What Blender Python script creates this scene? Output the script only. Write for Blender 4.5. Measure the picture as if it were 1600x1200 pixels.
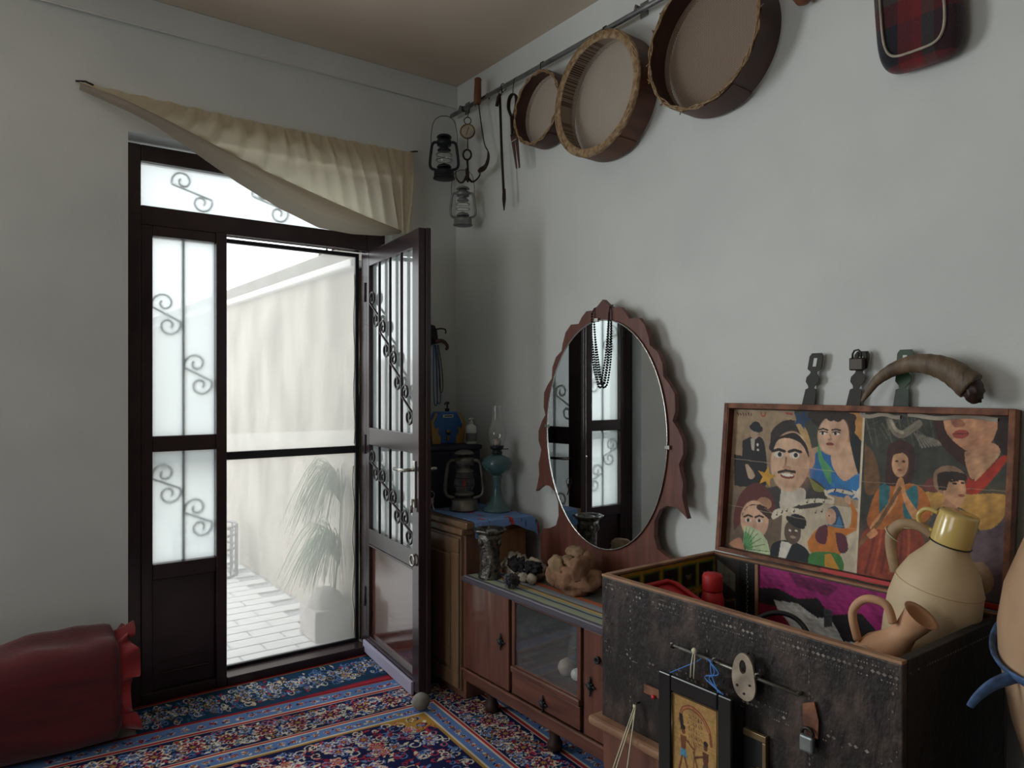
import bpy, bmesh, math, random
import numpy as np
from mathutils import Vector, Matrix, noise as mnoise
random.seed(7)
for o in list(bpy.data.objects): bpy.data.objects.remove(o)
SC = bpy.context.scene
COL = SC.collection
PI = math.pi
# ------------------------------------------------------------------ camera
F = 1150.0                                   # focal length in pixels of the 1600 px frame
YAW = math.atan(850/1150)
cam_d = bpy.data.cameras.new('camera'); cam = bpy.data.objects.new('camera', cam_d); COL.objects.link(cam)
cam_d.sensor_width = 36; cam_d.lens = F/1600*36; cam_d.clip_start = 0.05
cam_d.shift_y = 5/1600
cam.location = (0, 0, 1.4); cam.rotation_euler = (PI/2, 0, -YAW)
SC.camera = cam
# ------------------------------------------------------------------ light
SC.view_settings.view_transform = 'Standard'; SC.view_settings.look = 'None'
SC.view_settings.gamma = 1; SC.view_settings.exposure = 0.0; SC.view_settings.use_curve_mapping = False
W = bpy.data.worlds.new('World'); SC.world = W; W.use_nodes = True
bg = W.node_tree.nodes['Background']; bg.inputs[0].default_value = (0.93, 0.97, 1.0, 1); bg.inputs[1].default_value = 2.5
def area(name, loc, rot, sx, sy, power, col):
    l = bpy.data.lights.new(name, 'AREA'); l.shape = 'RECTANGLE'; l.size = sx; l.size_y = sy; l.energy = power; l.color = col
    o = bpy.data.objects.new(name, l); o.location = loc; o.rotation_euler = rot; COL.objects.link(o); return o
# daylight entering by the neighbouring window of the door wall; the side lamp is added fill at an unseen opening
area('window_daylight', (-1.125, 3.56, 1.70), (-PI/2, 0, 0), 1.5, 1.45, 78, (0.94, 0.98, 0.98))
area('side_fill_light', (-2.60, 1.3, 1.75), (0, -PI/2, 0), 1.4, 1.5, 5, (1.0, 0.95, 0.86))

# ------------------------------------------------------------------ helpers
def lin(c):
    if isinstance(c, str):
        c = c.lstrip('#'); c = [int(c[i:i+2], 16)/255 for i in (0, 2, 4)]
        c = [x/12.92 if x <= .04045 else ((x+.055)/1.055)**2.4 for x in c]
    return tuple(c[:3])
def mat(name, col, rough=.6, metal=0, col2=None, nscale=8, stretch=(1,1,1), bump=0, bscale=40, spec=.5, coat=0, trans=0, sheen=0, contrast=(.35,.65)):
    m = bpy.data.materials.new(name); m.use_nodes = True
    nt = m.node_tree; p = nt.nodes['Principled BSDF']
    p.inputs['Base Color'].default_value = (*lin(col), 1); p.inputs['Roughness'].default_value = rough; p.inputs['Metallic'].default_value = metal
    p.inputs['Specular IOR Level'].default_value = spec; p.inputs['Coat Weight'].default_value = coat
    p.inputs['Transmission Weight'].default_value = trans; p.inputs['Sheen Weight'].default_value = sheen
    tc = nt.nodes.new('ShaderNodeTexCoord'); mp = nt.nodes.new('ShaderNodeMapping'); mp.inputs['Scale'].default_value = stretch
    nt.links.new(tc.outputs['Object'], mp.inputs[0])
    if col2:
        n = nt.nodes.new('ShaderNodeTexNoise'); n.inputs['Scale'].default_value = nscale; n.inputs['Detail'].default_value = 6
        nt.links.new(mp.outputs[0], n.inputs['Vector'])
        r = nt.nodes.new('ShaderNodeValToRGB'); r.color_ramp.elements[0].position, r.color_ramp.elements[1].position = contrast
        r.color_ramp.elements[0].color = (*lin(col), 1); r.color_ramp.elements[1].color = (*lin(col2), 1)
        nt.links.new(n.outputs['Fac'], r.inputs[0]); nt.links.new(r.outputs[0], p.inputs['Base Color'])
    if bump:
        n2 = nt.nodes.new('ShaderNodeTexNoise'); n2.inputs['Scale'].default_value = bscale; n2.inputs['Detail'].default_value = 5
        nt.links.new(mp.outputs[0], n2.inputs['Vector'])
        b = nt.nodes.new('ShaderNodeBump'); b.inputs['Strength'].default_value = bump; b.inputs['Distance'].default_value = .01
        nt.links.new(n2.outputs['Fac'], b.inputs['Height']); nt.links.new(b.outputs[0], p.inputs['Normal'])
    return m
def veil(name, col, transp, kind='ShaderNodeBsdfTranslucent', gloss=0.0, grough=.1):
    """part clear, part light-scattering sheet: transp = clear share"""
    m = bpy.data.materials.new(name); m.use_nodes = True; nt = m.node_tree; nt.nodes.clear()
    out = nt.nodes.new('ShaderNodeOutputMaterial'); t = nt.nodes.new('ShaderNodeBsdfTransparent')
    d = nt.nodes.new(kind); d.inputs[0].default_value = (*lin(col), 1)
    mx = nt.nodes.new('ShaderNodeMixShader'); mx.inputs[0].default_value = 1-transp
    nt.links.new(t.outputs[0], mx.inputs[1]); nt.links.new(d.outputs[0], mx.inputs[2])
    last = mx
    if gloss:
        g = nt.nodes.new('ShaderNodeBsdfGlossy'); g.inputs['Roughness'].default_value = grough
        fr = nt.nodes.new('ShaderNodeLayerWeight'); pw = nt.nodes.new('ShaderNodeMath'); pw.operation = 'POWER'; pw.inputs[1].default_value = 3.5
        nt.links.new(fr.outputs['Facing'], pw.inputs[0])
        mm = nt.nodes.new('ShaderNodeMath'); mm.operation = 'MULTIPLY_ADD'; mm.inputs[1].default_value = gloss*.9; mm.inputs[2].default_value = gloss*.045; mm.use_clamp = True; nt.links.new(pw.outputs[0], mm.inputs[0])
        m2 = nt.nodes.new('ShaderNodeMixShader'); nt.links.new(mm.outputs[0], m2.inputs[0])
        nt.links.new(mx.outputs[0], m2.inputs[1]); nt.links.new(g.outputs[0], m2.inputs[2]); last = m2
    nt.links.new(last.outputs[0], out.inputs[0]); return m
def vcmat(name, rough=.8, gain=1.0, bump=0, bscale=200, spec=.3):
    m = mat(name, (.5,.5,.5), rough, spec=spec, bump=bump, bscale=bscale); nt = m.node_tree
    a = nt.nodes.new('ShaderNodeVertexColor'); a.layer_name = 'paint'
    nt.links.new(a.outputs[0], nt.nodes['Principled BSDF'].inputs['Base Color']); return m

class MB:
    def __init__(s): s.v = []; s.f = []; s.sm = []
    def add(s, vs, fs, smooth=False):
        n = len(s.v); s.v += [tuple(v) for v in vs]; s.f += [[i+n for i in f] for f in fs]; s.sm += [smooth]*len(fs); return s
    def box(s, lo, hi):
        (a,b,c),(d,e,f) = lo, hi
        return s.add([(a,b,c),(d,b,c),(d,e,c),(a,e,c),(a,b,f),(d,b,f),(d,e,f),(a,e,f)],
                     [(0,3,2,1),(4,5,6,7),(0,1,5,4),(1,2,6,5),(2,3,7,6),(3,0,4,7)])
    def grid(s, fn, nu, nv, smooth=True, closeu=False):
        vs = [fn(i/(nu if closeu else nu), j/nv) for j in range(nv+1) for i in range(nu if closeu else nu+1)]
        w = nu if closeu else nu+1
        fs = [(j*w+i, j*w+(i+1)%w, (j+1)*w+(i+1)%w, (j+1)*w+i) for j in range(nv) for i in range(nu)]
        return s.add(vs, fs, smooth)
    def lathe(s, prof, n=24, c=(0,0,0), M=None, rib=None):
        vs = []
        for r, z in prof:
            for k in range(n):
                a = 2*PI*k/n; rr = r*(rib(a, z) if rib else 1)
                p = Vector((rr*math.cos(a), rr*math.sin(a), z))
                if M is not None: p = M @ p
                vs.append((p[0]+c[0], p[1]+c[1], p[2]+c[2]))
        fs = [(j*n+k, j*n+(k+1)%n, (j+1)*n+(k+1)%n, (j+1)*n+k) for j in range(len(prof)-1) for k in range(n)]
        if prof[0][0] > 1e-5: fs.append(tuple(range(n-1, -1, -1)))
        if prof[-1][0] > 1e-5: fs.append(tuple((len(prof)-1)*n+k for k in range(n)))
        return s.add(vs, fs, True)
    def shell(s, prof, n=24, c=(0,0,0), M=None, rib=None):      # open lathe, no caps
        k0 = len(s.f); s.lathe(prof, n, c, M, rib)
        for _ in range((prof[0][0] > 1e-5)+(prof[-1][0] > 1e-5)): s.f.pop(); s.sm.pop()
        return s
    def tube(s, path, r, n=8, closed=False, flat=1.0, up=None):
        P = [Vector(p) for p in path]; m = len(P); vs = []
        rs = r if isinstance(r, (list, tuple)) else [r]*m
        prev = None
        for i in range(m):
            if closed: t = P[(i+1)%m]-P[i-1]
            else: t = P[min(i+1,m-1)]-P[max(i-1,0)]
            t.normalize()
            if prev is None:
                a = Vector(up) if up else (Vector((0,0,1)) if abs(t.z) < .9 else Vector((1,0,0)))
            else: a = prev
            x = a - t*a.dot(t); x.normalize(); prev = x; y = t.cross(x)
            for k in range(n):
                q = 2*PI*k/n; vs.append(P[i]+x*math.cos(q)*rs[i]+y*math.sin(q)*rs[i]*flat)
        fs = [(i*n+k, i*n+(k+1)%n, ((i+1)%m)*n+(k+1)%n, ((i+1)%m)*n+k) for i in range(m if closed else m-1) for k in range(n)]
        if not closed: fs += [tuple(range(n-1,-1,-1)), tuple((m-1)*n+k for k in range(n))]
        return s.add(vs, fs, True)
    def prism(s, poly, fn0, fn1):
        """poly: 2D outline, fn0/fn1: map 2D point to the two faces"""
        n = len(poly); return s.add([fn0(*p) for p in poly]+[fn1(*p) for p in poly],
            [tuple(range(n)), tuple(range(2*n-1, n-1, -1))]+[(k, k+n, (k+1)%n+n, (k+1)%n) for k in range(n)])
    def blob(s, c, r, sub=3, amp=.2, fr=2.0, seed=0, flatz=None):
        bm = bmesh.new(); bmesh.ops.create_icosphere(bm, subdivisions=sub, radius=1)
        vs = []
        for v in bm.verts:
            q = v.co.normalized(); k = 1+amp*mnoise.noise(q*fr+Vector((seed*3.1, seed*1.7, seed)))+amp*.4*mnoise.noise(q*fr*2.7+Vector((seed, 5, 2)))
            p = Vector((q.x*r[0]*k, q.y*r[1]*k, q.z*r[2]*k))
            if flatz is not None: p.z = max(p.z, flatz)
            vs.append((p.x+c[0], p.y+c[1], p.z+c[2]))
        fs = [[v.index for v in f.verts] for f in bm.faces]; bm.free(); return s.add(vs, fs, True)
    def obj(s, name, m, parent=None, bevel=0, recalc=True, seg=2, flat=False):
        off = Vector((0,0,0)); q = parent
        while q is not None: off += q.location; q = q.parent
        me = bpy.data.meshes.new(name); me.from_pydata([(x-off.x, y-off.y, z-off.z) for x, y, z in s.v], [], s.f)
        me.polygons.foreach_set('use_smooth', [False if flat else b for b in s.sm])
        if recalc:
            bm = bmesh.new(); bm.from_mesh(me); bmesh.ops.recalc_face_normals(bm, faces=bm.faces); bm.to_mesh(me); bm.free()
        o = bpy.data.objects.new(name, me); COL.objects.link(o); me.materials.append(m)
        if parent: o.parent = parent
        if bevel:
            b = o.modifiers.new('bevel', 'BEVEL'); b.width = bevel; b.segments = seg; b.limit_method = 'ANGLE'; b.angle_limit = .6
        return o
def box(name, m, lo, hi, parent=None, bevel=.002): return MB().box(lo, hi).obj(name, m, parent, bevel)
def tag(o, label, cat, group=None):
    o['label'] = label; o['category'] = cat
    if group: o['group'] = group
    return o
def thing(name, label, cat, loc=(0,0,0), group=None):
    o = bpy.data.objects.new(name, None); COL.objects.link(o); o.location = loc; o.empty_display_size = .05
    return tag(o, label, cat, group)
def struct(o, label=None):
    o['kind'] = 'structure'
    if label: o['label'] = label
    return o
def sroot(name, label, loc=(0,0,0)):
    o = bpy.data.objects.new(name, None); COL.objects.link(o); o.location = loc; return struct(o, label)
def spline(pts, n=8):
    P = [Vector(p) for p in pts]; out = []
    for i in range(len(P)-1):
        a = P[max(i-1,0)]; b = P[i]; c = P[i+1]; d = P[min(i+2, len(P)-1)]
        for k in range(n):
            t = k/n; out.append(.5*((2*b)+(c-a)*t+(2*a-5*b+4*c-d)*t*t+(3*b-a-3*c+d)*t**3))
    return out+[P[-1]]
def arc(c, r, a0, a1, n, fn): return [fn(c[0]+r*math.cos(a0+(a1-a0)*k/n), c[1]+r*math.sin(a0+(a1-a0)*k/n)) for k in range(n+1)]

# ------------------------------------------------------------------ paint canvas (vertex colours on a fine grid)
class Canvas:
    def __init__(s, us, vs, bgc):
        s.U, s.V = np.meshgrid(np.array(us), np.array(vs)); s.C = np.zeros(s.U.shape+(3,)); s.C[:] = lin(bgc)
    def put(s, mask, col, al=1.0):
        a = (mask.astype(float) if mask.dtype == bool else mask)[..., None]*al; s.C = s.C*(1-a)+np.array(lin(col))*a
    def poly(s, pts, col, al=1.0):
        pts = list(pts); inside = np.zeros(s.U.shape, bool); n = len(pts)
        for i in range(n):
            x0, y0 = pts[i]; x1, y1 = pts[(i+1) % n]
            if y0 == y1: continue
            c = ((s.V < y0) != (s.V < y1)) & (s.U < (x1-x0)*(s.V-y0)/(y1-y0)+x0); inside ^= c
        s.put(inside, col, al)
    def ell(s, cx, cy, rx, ry, col, rot=0, al=1.0, soft=0.0):
        ca, sa = math.cos(rot), math.sin(rot); dx, dy = s.U-cx, s.V-cy
        d = np.sqrt(((dx*ca+dy*sa)/rx)**2+((-dx*sa+dy*ca)/ry)**2)
        s.put(np.clip((1+soft-d)/(2*soft), 0, 1) if soft else d < 1, col, al)
    def line(s, pts, w, col, al=1.0):
        for (x0, y0), (x1, y1) in zip(pts[:-1], pts[1:]):
            dx, dy = x1-x0, y1-y0; L = dx*dx+dy*dy+1e-9
            t = np.clip(((s.U-x0)*dx+(s.V-y0)*dy)/L, 0, 1); s.put(np.hypot(s.U-x0-t*dx, s.V-y0-t*dy) < w, col, al)
    def star(s, cx, cy, r, col, rot=0):
        s.poly([(cx+(r if k % 2 == 0 else r*.4)*math.sin(rot+k*PI/5), cy-(r if k % 2 == 0 else r*.4)*math.cos(rot+k*PI/5)) for k in range(10)], col)
    def mottle(s, amt, seed=1, n=60):
        rg = np.random.RandomState(seed); k = np.ones(s.U.shape)
        sx, sy = np.ptp(s.U), np.ptp(s.V)
        for i in range(n):
            fx, fy = rg.normal(0, 1, 2)*rg.choice([6, 15, 40]); k += amt/math.sqrt(n)*np.sin((s.U/sx*fx+s.V/sy*fy)*2+rg.uniform(0, 6))*1.4
        s.C *= np.clip(k, .3, 1.7)[..., None]
    def mesh(s, name, fn, m, parent=None):
        h, w = s.U.shape; off = Vector((0,0,0)); q = parent
        while q is not None: off += q.location; q = q.parent
        vs = [fn(float(u), float(v)) for u, v in zip(s.U.ravel(), s.V.ravel())]
        vs = [(x-off.x, y-off.y, z-off.z) for x, y, z in vs]
        idx = np.arange(h*w).reshape(h, w); fs = np.stack([idx[:-1,:-1], idx[:-1,1:], idx[1:,1:], idx[1:,:-1]], -1).reshape(-1, 4)
        me = bpy.data.meshes.new(name); me.from_pydata(vs, [], fs.tolist())
        at = me.color_attributes.new('paint', 'FLOAT_COLOR', 'POINT')
        at.data.foreach_set('color', np.concatenate([np.clip(s.C, 0, 1), np.ones((h, w, 1))], -1).ravel())
        o = bpy.data.objects.new(name, me); COL.objects.link(o); me.materials.append(m)
        if parent: o.parent = parent
        return o

# ------------------------------------------------------------------ materials
M = {}
M['wall'] = mat('wall_paint', '#d6dad8', .75, col2='#cdd2d0', nscale=2.5, bump=.10, bscale=60)
M['ceil'] = mat('ceiling_paint', '#cdbfae', .85, col2='#c5b6a4', nscale=2, bump=.05)
M['soffit'] = mat('reveal_plaster', '#dcdcd8', .8, bump=.1)
M['brown'] = mat('brown_door_paint', '#38282b', .25, col2='#2e2124', nscale=5, spec=.5, bump=.03, bscale=90)
M['brown_gloss'] = mat('brown_gloss_panel', '#54332c', .10, col2='#5c382f', nscale=3, spec=.7, coat=.6, bump=.08, bscale=70)
M['iron'] = mat('grille_iron', '#2a2326', .4, .3, bump=.05)
M['frost'] = veil('frosted_glass', '#eef3f2', .34, gloss=.5, grough=.15)
M['leafglass'] = veil('door_glass', '#e6f2f2', .34, 'ShaderNodeBsdfDiffuse', gloss=1.8, grough=.05)
M['screen'] = veil('fly_screen', '#f2f2ee', .70)
M['screenf'] = mat('screen_frame', '#1f2026', .5)
M['strip'] = mat('draught_strip', '#a9a6bd', .5)
M['chrome'] = mat('worn_chrome', '#b9b7b0', .25, 1)
M['floor'] = mat('floor_tile', '#8f8a82', .5, col2='#857f77')
M['redcloth'] = mat('red_cloth', '#611018', .95, col2='#4a0b13', nscale=4, stretch=(1,3,5), bump=.35, bscale=120, sheen=.3)
M['redfrill'] = mat('red_frill', '#7c131b', .9, bump=.3, bscale=100, sheen=.3)
M['steel'] = mat('rail_metal', '#8f9190', .45, .6, col2='#6d6f70', nscale=12)
M['dark'] = mat('dark_iron', '#231c19', .55, .5, col2='#3a2a22', nscale=30, bump=.2, bscale=80)
M['wire'] = mat('wire', '#3b3733', .45, .8)
M['handle'] = mat('sickle_wood', '#7a4a2c', .6, col2='#5d3620', nscale=12, stretch=(1,1,.2))
M['hoop'] = mat('sieve_hoop', '#6b3f27', .5, col2='#4d2b1b', nscale=6, stretch=(1,1,4), bump=.1)
M['hoopdk'] = mat('sieve_hoop_dark', '#3d2620', .5, col2='#54332a', nscale=6, bump=.1)
M['rattan'] = mat('rattan_binding', '#a58c6a', .6, col2='#735638', nscale=60, bump=.4, bscale=150)
M['tin'] = mat('grey_tin', '#8d9294', .4, .6, col2='#6d7376', nscale=14, bump=.08)
M['tindk'] = mat('blackened_tin', '#2e3338', .5, .5, col2='#20252b', nscale=12, bump=.1)
M['tinworn'] = mat('worn_tin', '#86857e', .4, .7, col2='#5c5850', nscale=14, bump=.1)
M['glass'] = veil('lamp_glass', '#dfe8ea', .96, 'ShaderNodeBsdfDiffuse', gloss=1.2, grough=.03)
M['teal'] = mat('teal_glass', '#5d8288', .12, spec=.7, trans=.45)
M['red'] = mat('red_paint', '#b8242a', .5)
M['white'] = mat('white_plastic', '#d9dcd8', .4)
M['blackp'] = mat('black_plastic', '#14161b', .45)
M['bluebox'] = mat('dark_blue_box', '#161c33', .5, col2='#11162a', nscale=4)
M['bluep'] = mat('blue_plastic', '#2a5fa0', .45)
M['yellowp'] = mat('ochre_card', '#a58348', .6)
M['brass'] = mat('old_brass', '#7c6a3e', .4, .8, col2='#55482b', nscale=20)
M['wood'] = mat('dresser_wood', '#6d4536', .38, col2='#543128', nscale=5, stretch=(6,.8,6), bump=.05, coat=.2)
M['woodv'] = mat('dresser_wood_upright', '#704737', .36, col2='#57352a', nscale=5, stretch=(6,6,.8), bump=.05, coat=.25)
M['wooddk'] = mat('dark_wood', '#3a231c', .5, col2='#2c1914', nscale=6, stretch=(5,1,5))
M['cabwood'] = mat('corner_cabinet_wood', '#8a6f58', .3, col2='#75593f', nscale=4, stretch=(6,6,.7), coat=.5)
M['cabdk'] = mat('corner_cabinet_side', '#5f4538', .5, col2='#7b5844', nscale=4, stretch=(6,6,.7))
M['box'] = mat('plywood', '#9a7354', .6, col2='#87613f', nscale=5, stretch=(6,1,1))
M['frame'] = mat('mirror_frame_wood', '#714031', .5, col2='#5a3025', nscale=7, stretch=(1,5,.7), bump=.12, bscale=60, contrast=(.3,.6))
M['bead'] = mat('black_bead', '#120f0f', .25)
M['clip'] = mat('mirror_clip', '#c9c9c4', .2, 1)
M['stone'] = mat('pink_stone', '#75553f', .9, col2='#957056', nscale=14, bump=.7, bscale=45)
M['stone2'] = mat('pale_stone', '#957c60', .9, col2='#6e563f', nscale=18, bump=.6, bscale=55)
M['greystone'] = mat('grey_stone', '#8b8a82', .8, col2='#6f6e68', nscale=10, bump=.3)
M['fluff'] = mat('black_wool', '#0d1019', 1.0, bump=1, bscale=90, sheen=.4)
M['cream'] = mat('cream_cloth', '#b9ae9d', .9, col2='#8b8379', nscale=10, bump=.4, bscale=60)
M['blackc'] = mat('black_cloth', '#15151a', .85, bump=.4)
M['chest'] = mat('chest_hide', '#191312', .5, col2='#5b4a42', nscale=10, stretch=(1,1.6,.8), bump=.4, bscale=50, contrast=(.47,.80))
M['chest_shaded'] = mat('chest_hide_shaded', '#15100f', .6, col2='#2a1f1b', nscale=9, bump=.35, bscale=50, contrast=(.5,.85))  # darker copy of the hide, shade of the dim end painted in
M['rim'] = mat('chest_rim', '#a37d60', .7, col2='#7a5640', nscale=14, stretch=(1,.5,1), bump=.2)
M['rimdk'] = mat('lid_edge', '#8a5a40', .7, col2='#5b3729', nscale=16, bump=.3, contrast=(.4,.6))
M['lidside'] = mat('lid_inner_side', '#6a3527', .6, col2='#582a1f', nscale=8)
M['inlay'] = mat('tin_inlay', '#9c938a', .5, .3, col2='#3c3530', nscale=30)
M['hasp'] = mat('patinated_hasp', '#10170f', .6, 0, col2='#241d12', nscale=14, bump=.15)
M['haspg'] = mat('green_hasp', '#14481a', .5, 0, col2='#0f170d', nscale=10, bump=.1)
M['horn'] = mat('horn', '#77654f', .55, col2='#4f4031', nscale=10, stretch=(1,3,1), bump=.3, bscale=45)
M['jug'] = mat('cream_clay', '#cfbb9a', .6, col2='#c2ab87', nscale=6, bump=.1, bscale=70)
M['jugdk'] = mat('clay_handle', '#b49a78', .65, col2='#8d7355', nscale=12, bump=.15)
M['enamel'] = mat('yellow_enamel', '#d2b86e', .2, spec=.6, coat=.5)
M['enameldk'] = mat('enamel_rim', '#1c1a18', .35)
M['terra'] = mat('terracotta', '#cb9f7c', .7, col2='#b98a66', nscale=8, bump=.15)
M['pinkcloth'] = mat('pink_paper', '#caa58a', .8, bump=.3)
M['jar'] = mat('jar_clay', '#c3a384', .45, col2='#a98568', nscale=3.5, bump=.12, bscale=40, coat=.25)
M['bluestrap'] = mat('blue_strap', '#4b6a96', .7, col2='#2c3d5c', nscale=25, bump=.3)
M['string'] = mat('string', '#cdc7ad', .9)
M['bluestring'] = mat('blue_string', '#3d6fb3', .6)
M['black_frame'] = mat('black_frame', '#0e0e11', .3, spec=.5)
M['goldline'] = mat('frame_gold', '#7c6a4c', .4, .6)
M['glassdk'] = veil('cabinet_glass', '#cfd6d8', .95, 'ShaderNodeBsdfDiffuse', gloss=1.0, grough=.05)
M['silver'] = mat('silver_relief', '#8d8a85', .3, .9, col2='#3a3836', nscale=45, bump=1, bscale=50)
M['court'] = mat('courtyard_render', '#bdb5a8', .95, col2='#8d8478', nscale=1.7, stretch=(1,1.8,.9), bump=1.0, bscale=16, contrast=(.40,.75))
M['courtlow'] = mat('courtyard_coping', '#e0ded8', .9, bump=.2)
M['courtup'] = mat('courtyard_parapet', '#8f8b84', .95, col2='#7d796f', nscale=4, bump=.4, bscale=14)
M['tile'] = mat('courtyard_tile', '#d8d8d6', .6, col2='#cfcfcc', nscale=6)
M['grout'] = mat('courtyard_grout', '#aeb0b0', .9)
M['leaf'] = mat('pale_green_leaf', '#86957a', .6, col2='#9aaa80', nscale=8)
M['pot'] = mat('concrete_planter', '#b7b0a8', .9, col2='#a59d94', nscale=8, bump=.4)
M['bagw'] = mat('white_bag', '#dfe1e2', .6, bump=.2, bscale=25)
M['mirror'] = mat('mirror_silver', '#d9dedd', .015, 1)
mnt = M['mirror'].node_tree; mn = mnt.nodes.new('ShaderNodeTexNoise'); mn.inputs['Scale'].default_value = 5; mn.inputs['Detail'].default_value = 8; mn.inputs['Distortion'].default_value = 2.5
mrr = mnt.nodes.new('ShaderNodeMapRange'); mrr.inputs[1].default_value = .58; mrr.inputs[2].default_value = .85; mrr.inputs[3].default_value = .008; mrr.inputs[4].default_value = .06
mtc = mnt.nodes.new('ShaderNodeTexCoord'); mnt.links.new(mtc.outputs['Object'], mn.inputs['Vector']); mnt.links.new(mn.outputs['Fac'], mrr.inputs[0]); mnt.links.new(mrr.outputs[0], mnt.nodes['Principled BSDF'].inputs['Roughness'])
M['paint'] = vcmat('printed_paper', .55)
M['rug'] = vcmat('woven_pile', .95, bump=.35, bscale=350, spec=.1)
M['cotton'] = None
def stripes(name, axis, stops, rough=.85):
    m = mat(name, (.5,.5,.5), rough, bump=.3, bscale=220); nt = m.node_tree
    g = nt.nodes.new('ShaderNodeNewGeometry'); sp = nt.nodes.new('ShaderNodeSeparateXYZ'); nt.links.new(g.outputs['Position'], sp.inputs[0])
    lo, hi = stops[0][0], stops[-1][0]
    mr = nt.nodes.new('ShaderNodeMapRange'); mr.inputs[1].default_value = lo; mr.inputs[2].default_value = hi; nt.links.new(sp.outputs[axis], mr.inputs[0])
    r = nt.nodes.new('ShaderNodeValToRGB'); r.color_ramp.interpolation = 'CONSTANT'
    while len(r.color_ramp.elements) < len(stops): r.color_ramp.elements.new(.5)
    for e, (p, c) in zip(r.color_ramp.elements, stops): e.position = (p-lo)/(hi-lo); e.color = (*lin(c), 1)
    nt.links.new(mr.outputs[0], r.inputs[0]); nt.links.new(r.outputs[0], nt.nodes['Principled BSDF'].inputs['Base Color']); return m
def cloth(name, col, tr=.5):
    m = bpy.data.materials.new(name); m.use_nodes = True; nt = m.node_tree; nt.nodes.clear()
    out = nt.nodes.new('ShaderNodeOutputMaterial'); d = nt.nodes.new('ShaderNodeBsdfDiffuse'); t = nt.nodes.new('ShaderNodeBsdfTranslucent')
    d.inputs[0].default_value = (*lin(col), 1); t.inputs[0].default_value = (*lin('#f8ead0'), 1)
    w = nt.nodes.new('ShaderNodeTexNoise'); w.inputs['Scale'].default_value = 240; b = nt.nodes.new('ShaderNodeBump'); b.inputs['Strength'].default_value = .15; b.inputs['Distance'].default_value = .005
    nt.links.new(w.outputs['Fac'], b.inputs['Height']); nt.links.new(b.outputs[0], d.inputs['Normal'])
    x = nt.nodes.new('ShaderNodeMixShader'); x.inputs[0].default_value = tr
    nt.links.new(d.outputs[0], x.inputs[1]); nt.links.new(t.outputs[0], x.inputs[2]); nt.links.new(x.outputs[0], out.inputs[0]); return m
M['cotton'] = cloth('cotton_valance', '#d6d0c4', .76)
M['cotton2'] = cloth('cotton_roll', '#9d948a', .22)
def meshmat(name, col, scale, fill):
    m = mat(name, col, .7); nt = m.node_tree; p = nt.nodes['Principled BSDF']
    tc = nt.nodes.new('ShaderNodeTexCoord'); outs = []
    sp = nt.nodes.new('ShaderNodeSeparateXYZ'); nt.links.new(tc.outputs['Object'], sp.inputs[0])
    for ax in (1, 2):
        a = nt.nodes.new('ShaderNodeMath'); a.operation = 'MULTIPLY'; a.inputs[1].default_value = scale; nt.links.new(sp.outputs[ax], a.inputs[0])
        b = nt.nodes.new('ShaderNodeMath'); b.operation = 'FRACT'; nt.links.new(a.outputs[0], b.inputs[0])
        c = nt.nodes.new('ShaderNodeMath'); c.operation = 'LESS_THAN'; c.inputs[1].default_value = fill; nt.links.new(b.outputs[0], c.inputs[0]); outs.append(c)
    mx = nt.nodes.new('ShaderNodeMath'); mx.operation = 'MAXIMUM'
    nt.links.new(outs[0].outputs[0], mx.inputs[0]); nt.links.new(outs[1].outputs[0], mx.inputs[1]); nt.links.new(mx.outputs[0], p.inputs['Alpha']); return m
M['mesh_l'] = meshmat('sieve_mesh_pale', '#b3a594', 150, .45)
M['mesh_d'] = meshmat('sieve_mesh_brown', '#6a5346', 260, .55)

# ================================================================== ROOM
XR, YD, ZC = 2.185, 3.48, 3.067
XL, YB = -2.75, -2.3
DX0, DX1, DZ = 0.546, 1.79, 2.486            # door opening in the wall
WX0, WX1, WZ0, WZ1 = -1.9, -0.35, .95, 2.45  # the other window of that wall
struct(box('floor', M['floor'], (XL-.2, YB-.2, -.12), (XR+.2, YD+.3, 0), bevel=0), 'tiled floor under the rugs')
struct(box('ceiling', M['ceil'], (XL-.2, YB-.2, ZC), (XR+.2, YD+.3, ZC+.15), bevel=0), 'plain beige ceiling')
struct(box('wall_right', M['wall'], (XR, YB-.2, 0), (XR+.2, YD+.3, ZC), bevel=0), 'white wall hung with sieves')
M['panel'] = mat('low_bounce_dark', '#6f6557', .6, col2='#5d5347', nscale=5, stretch=(6,6,.7))  # dark tone given to the unseen walls to cut bounce light
struct(box('wall_front', M['panel'], (XL, YB-.2, 0), (XR, YB, ZC), bevel=0), 'unseen wall behind the viewer, darkened to cut bounce')
wl = MB(); T = .30
wl.box((XL-.2, YB, 0), (XL, .5, ZC)).box((XL-.2, 2.1, 0), (XL, YD, ZC)).box((XL-.2, .5, 0), (XL, 2.1, .9)).box((XL-.2, .5, 2.6), (XL, 2.1, ZC))  # opening added for the side fill
struct(wl.obj('wall_left', M['panel']), 'unseen side wall darkened to cut bounce, with an added opening')
wb = MB()
for lo, hi in (((XL-.2,0),(WX0,ZC)), ((WX0,0),(WX1,WZ0)), ((WX0,WZ1),(WX1,ZC)), ((WX1,0),(DX0,ZC)), ((DX0,DZ),(DX1,ZC)), ((DX1,0),(XR,ZC))):
    wb.box((lo[0], YD, lo[1]), (hi[0], YD+T, hi[1]))
struct(wb.obj('wall_back', M['wall']), 'white wall with the doorway')
struct(box('trim_1', M['wall'], (XL, YD-.016, 2.945), (XR, YD, ZC), bevel=.004), 'shallow plaster band under the ceiling')
tag(MB().tube([(XL+.02, YD-.012, 2.94), (.8, YD-.014, 2.942), (2.09, YD-.012, 2.944)], .004, 6).obj('cable', M['soffit']), 'thin grey cable run along the plaster band above the doorway', 'cable')

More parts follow.
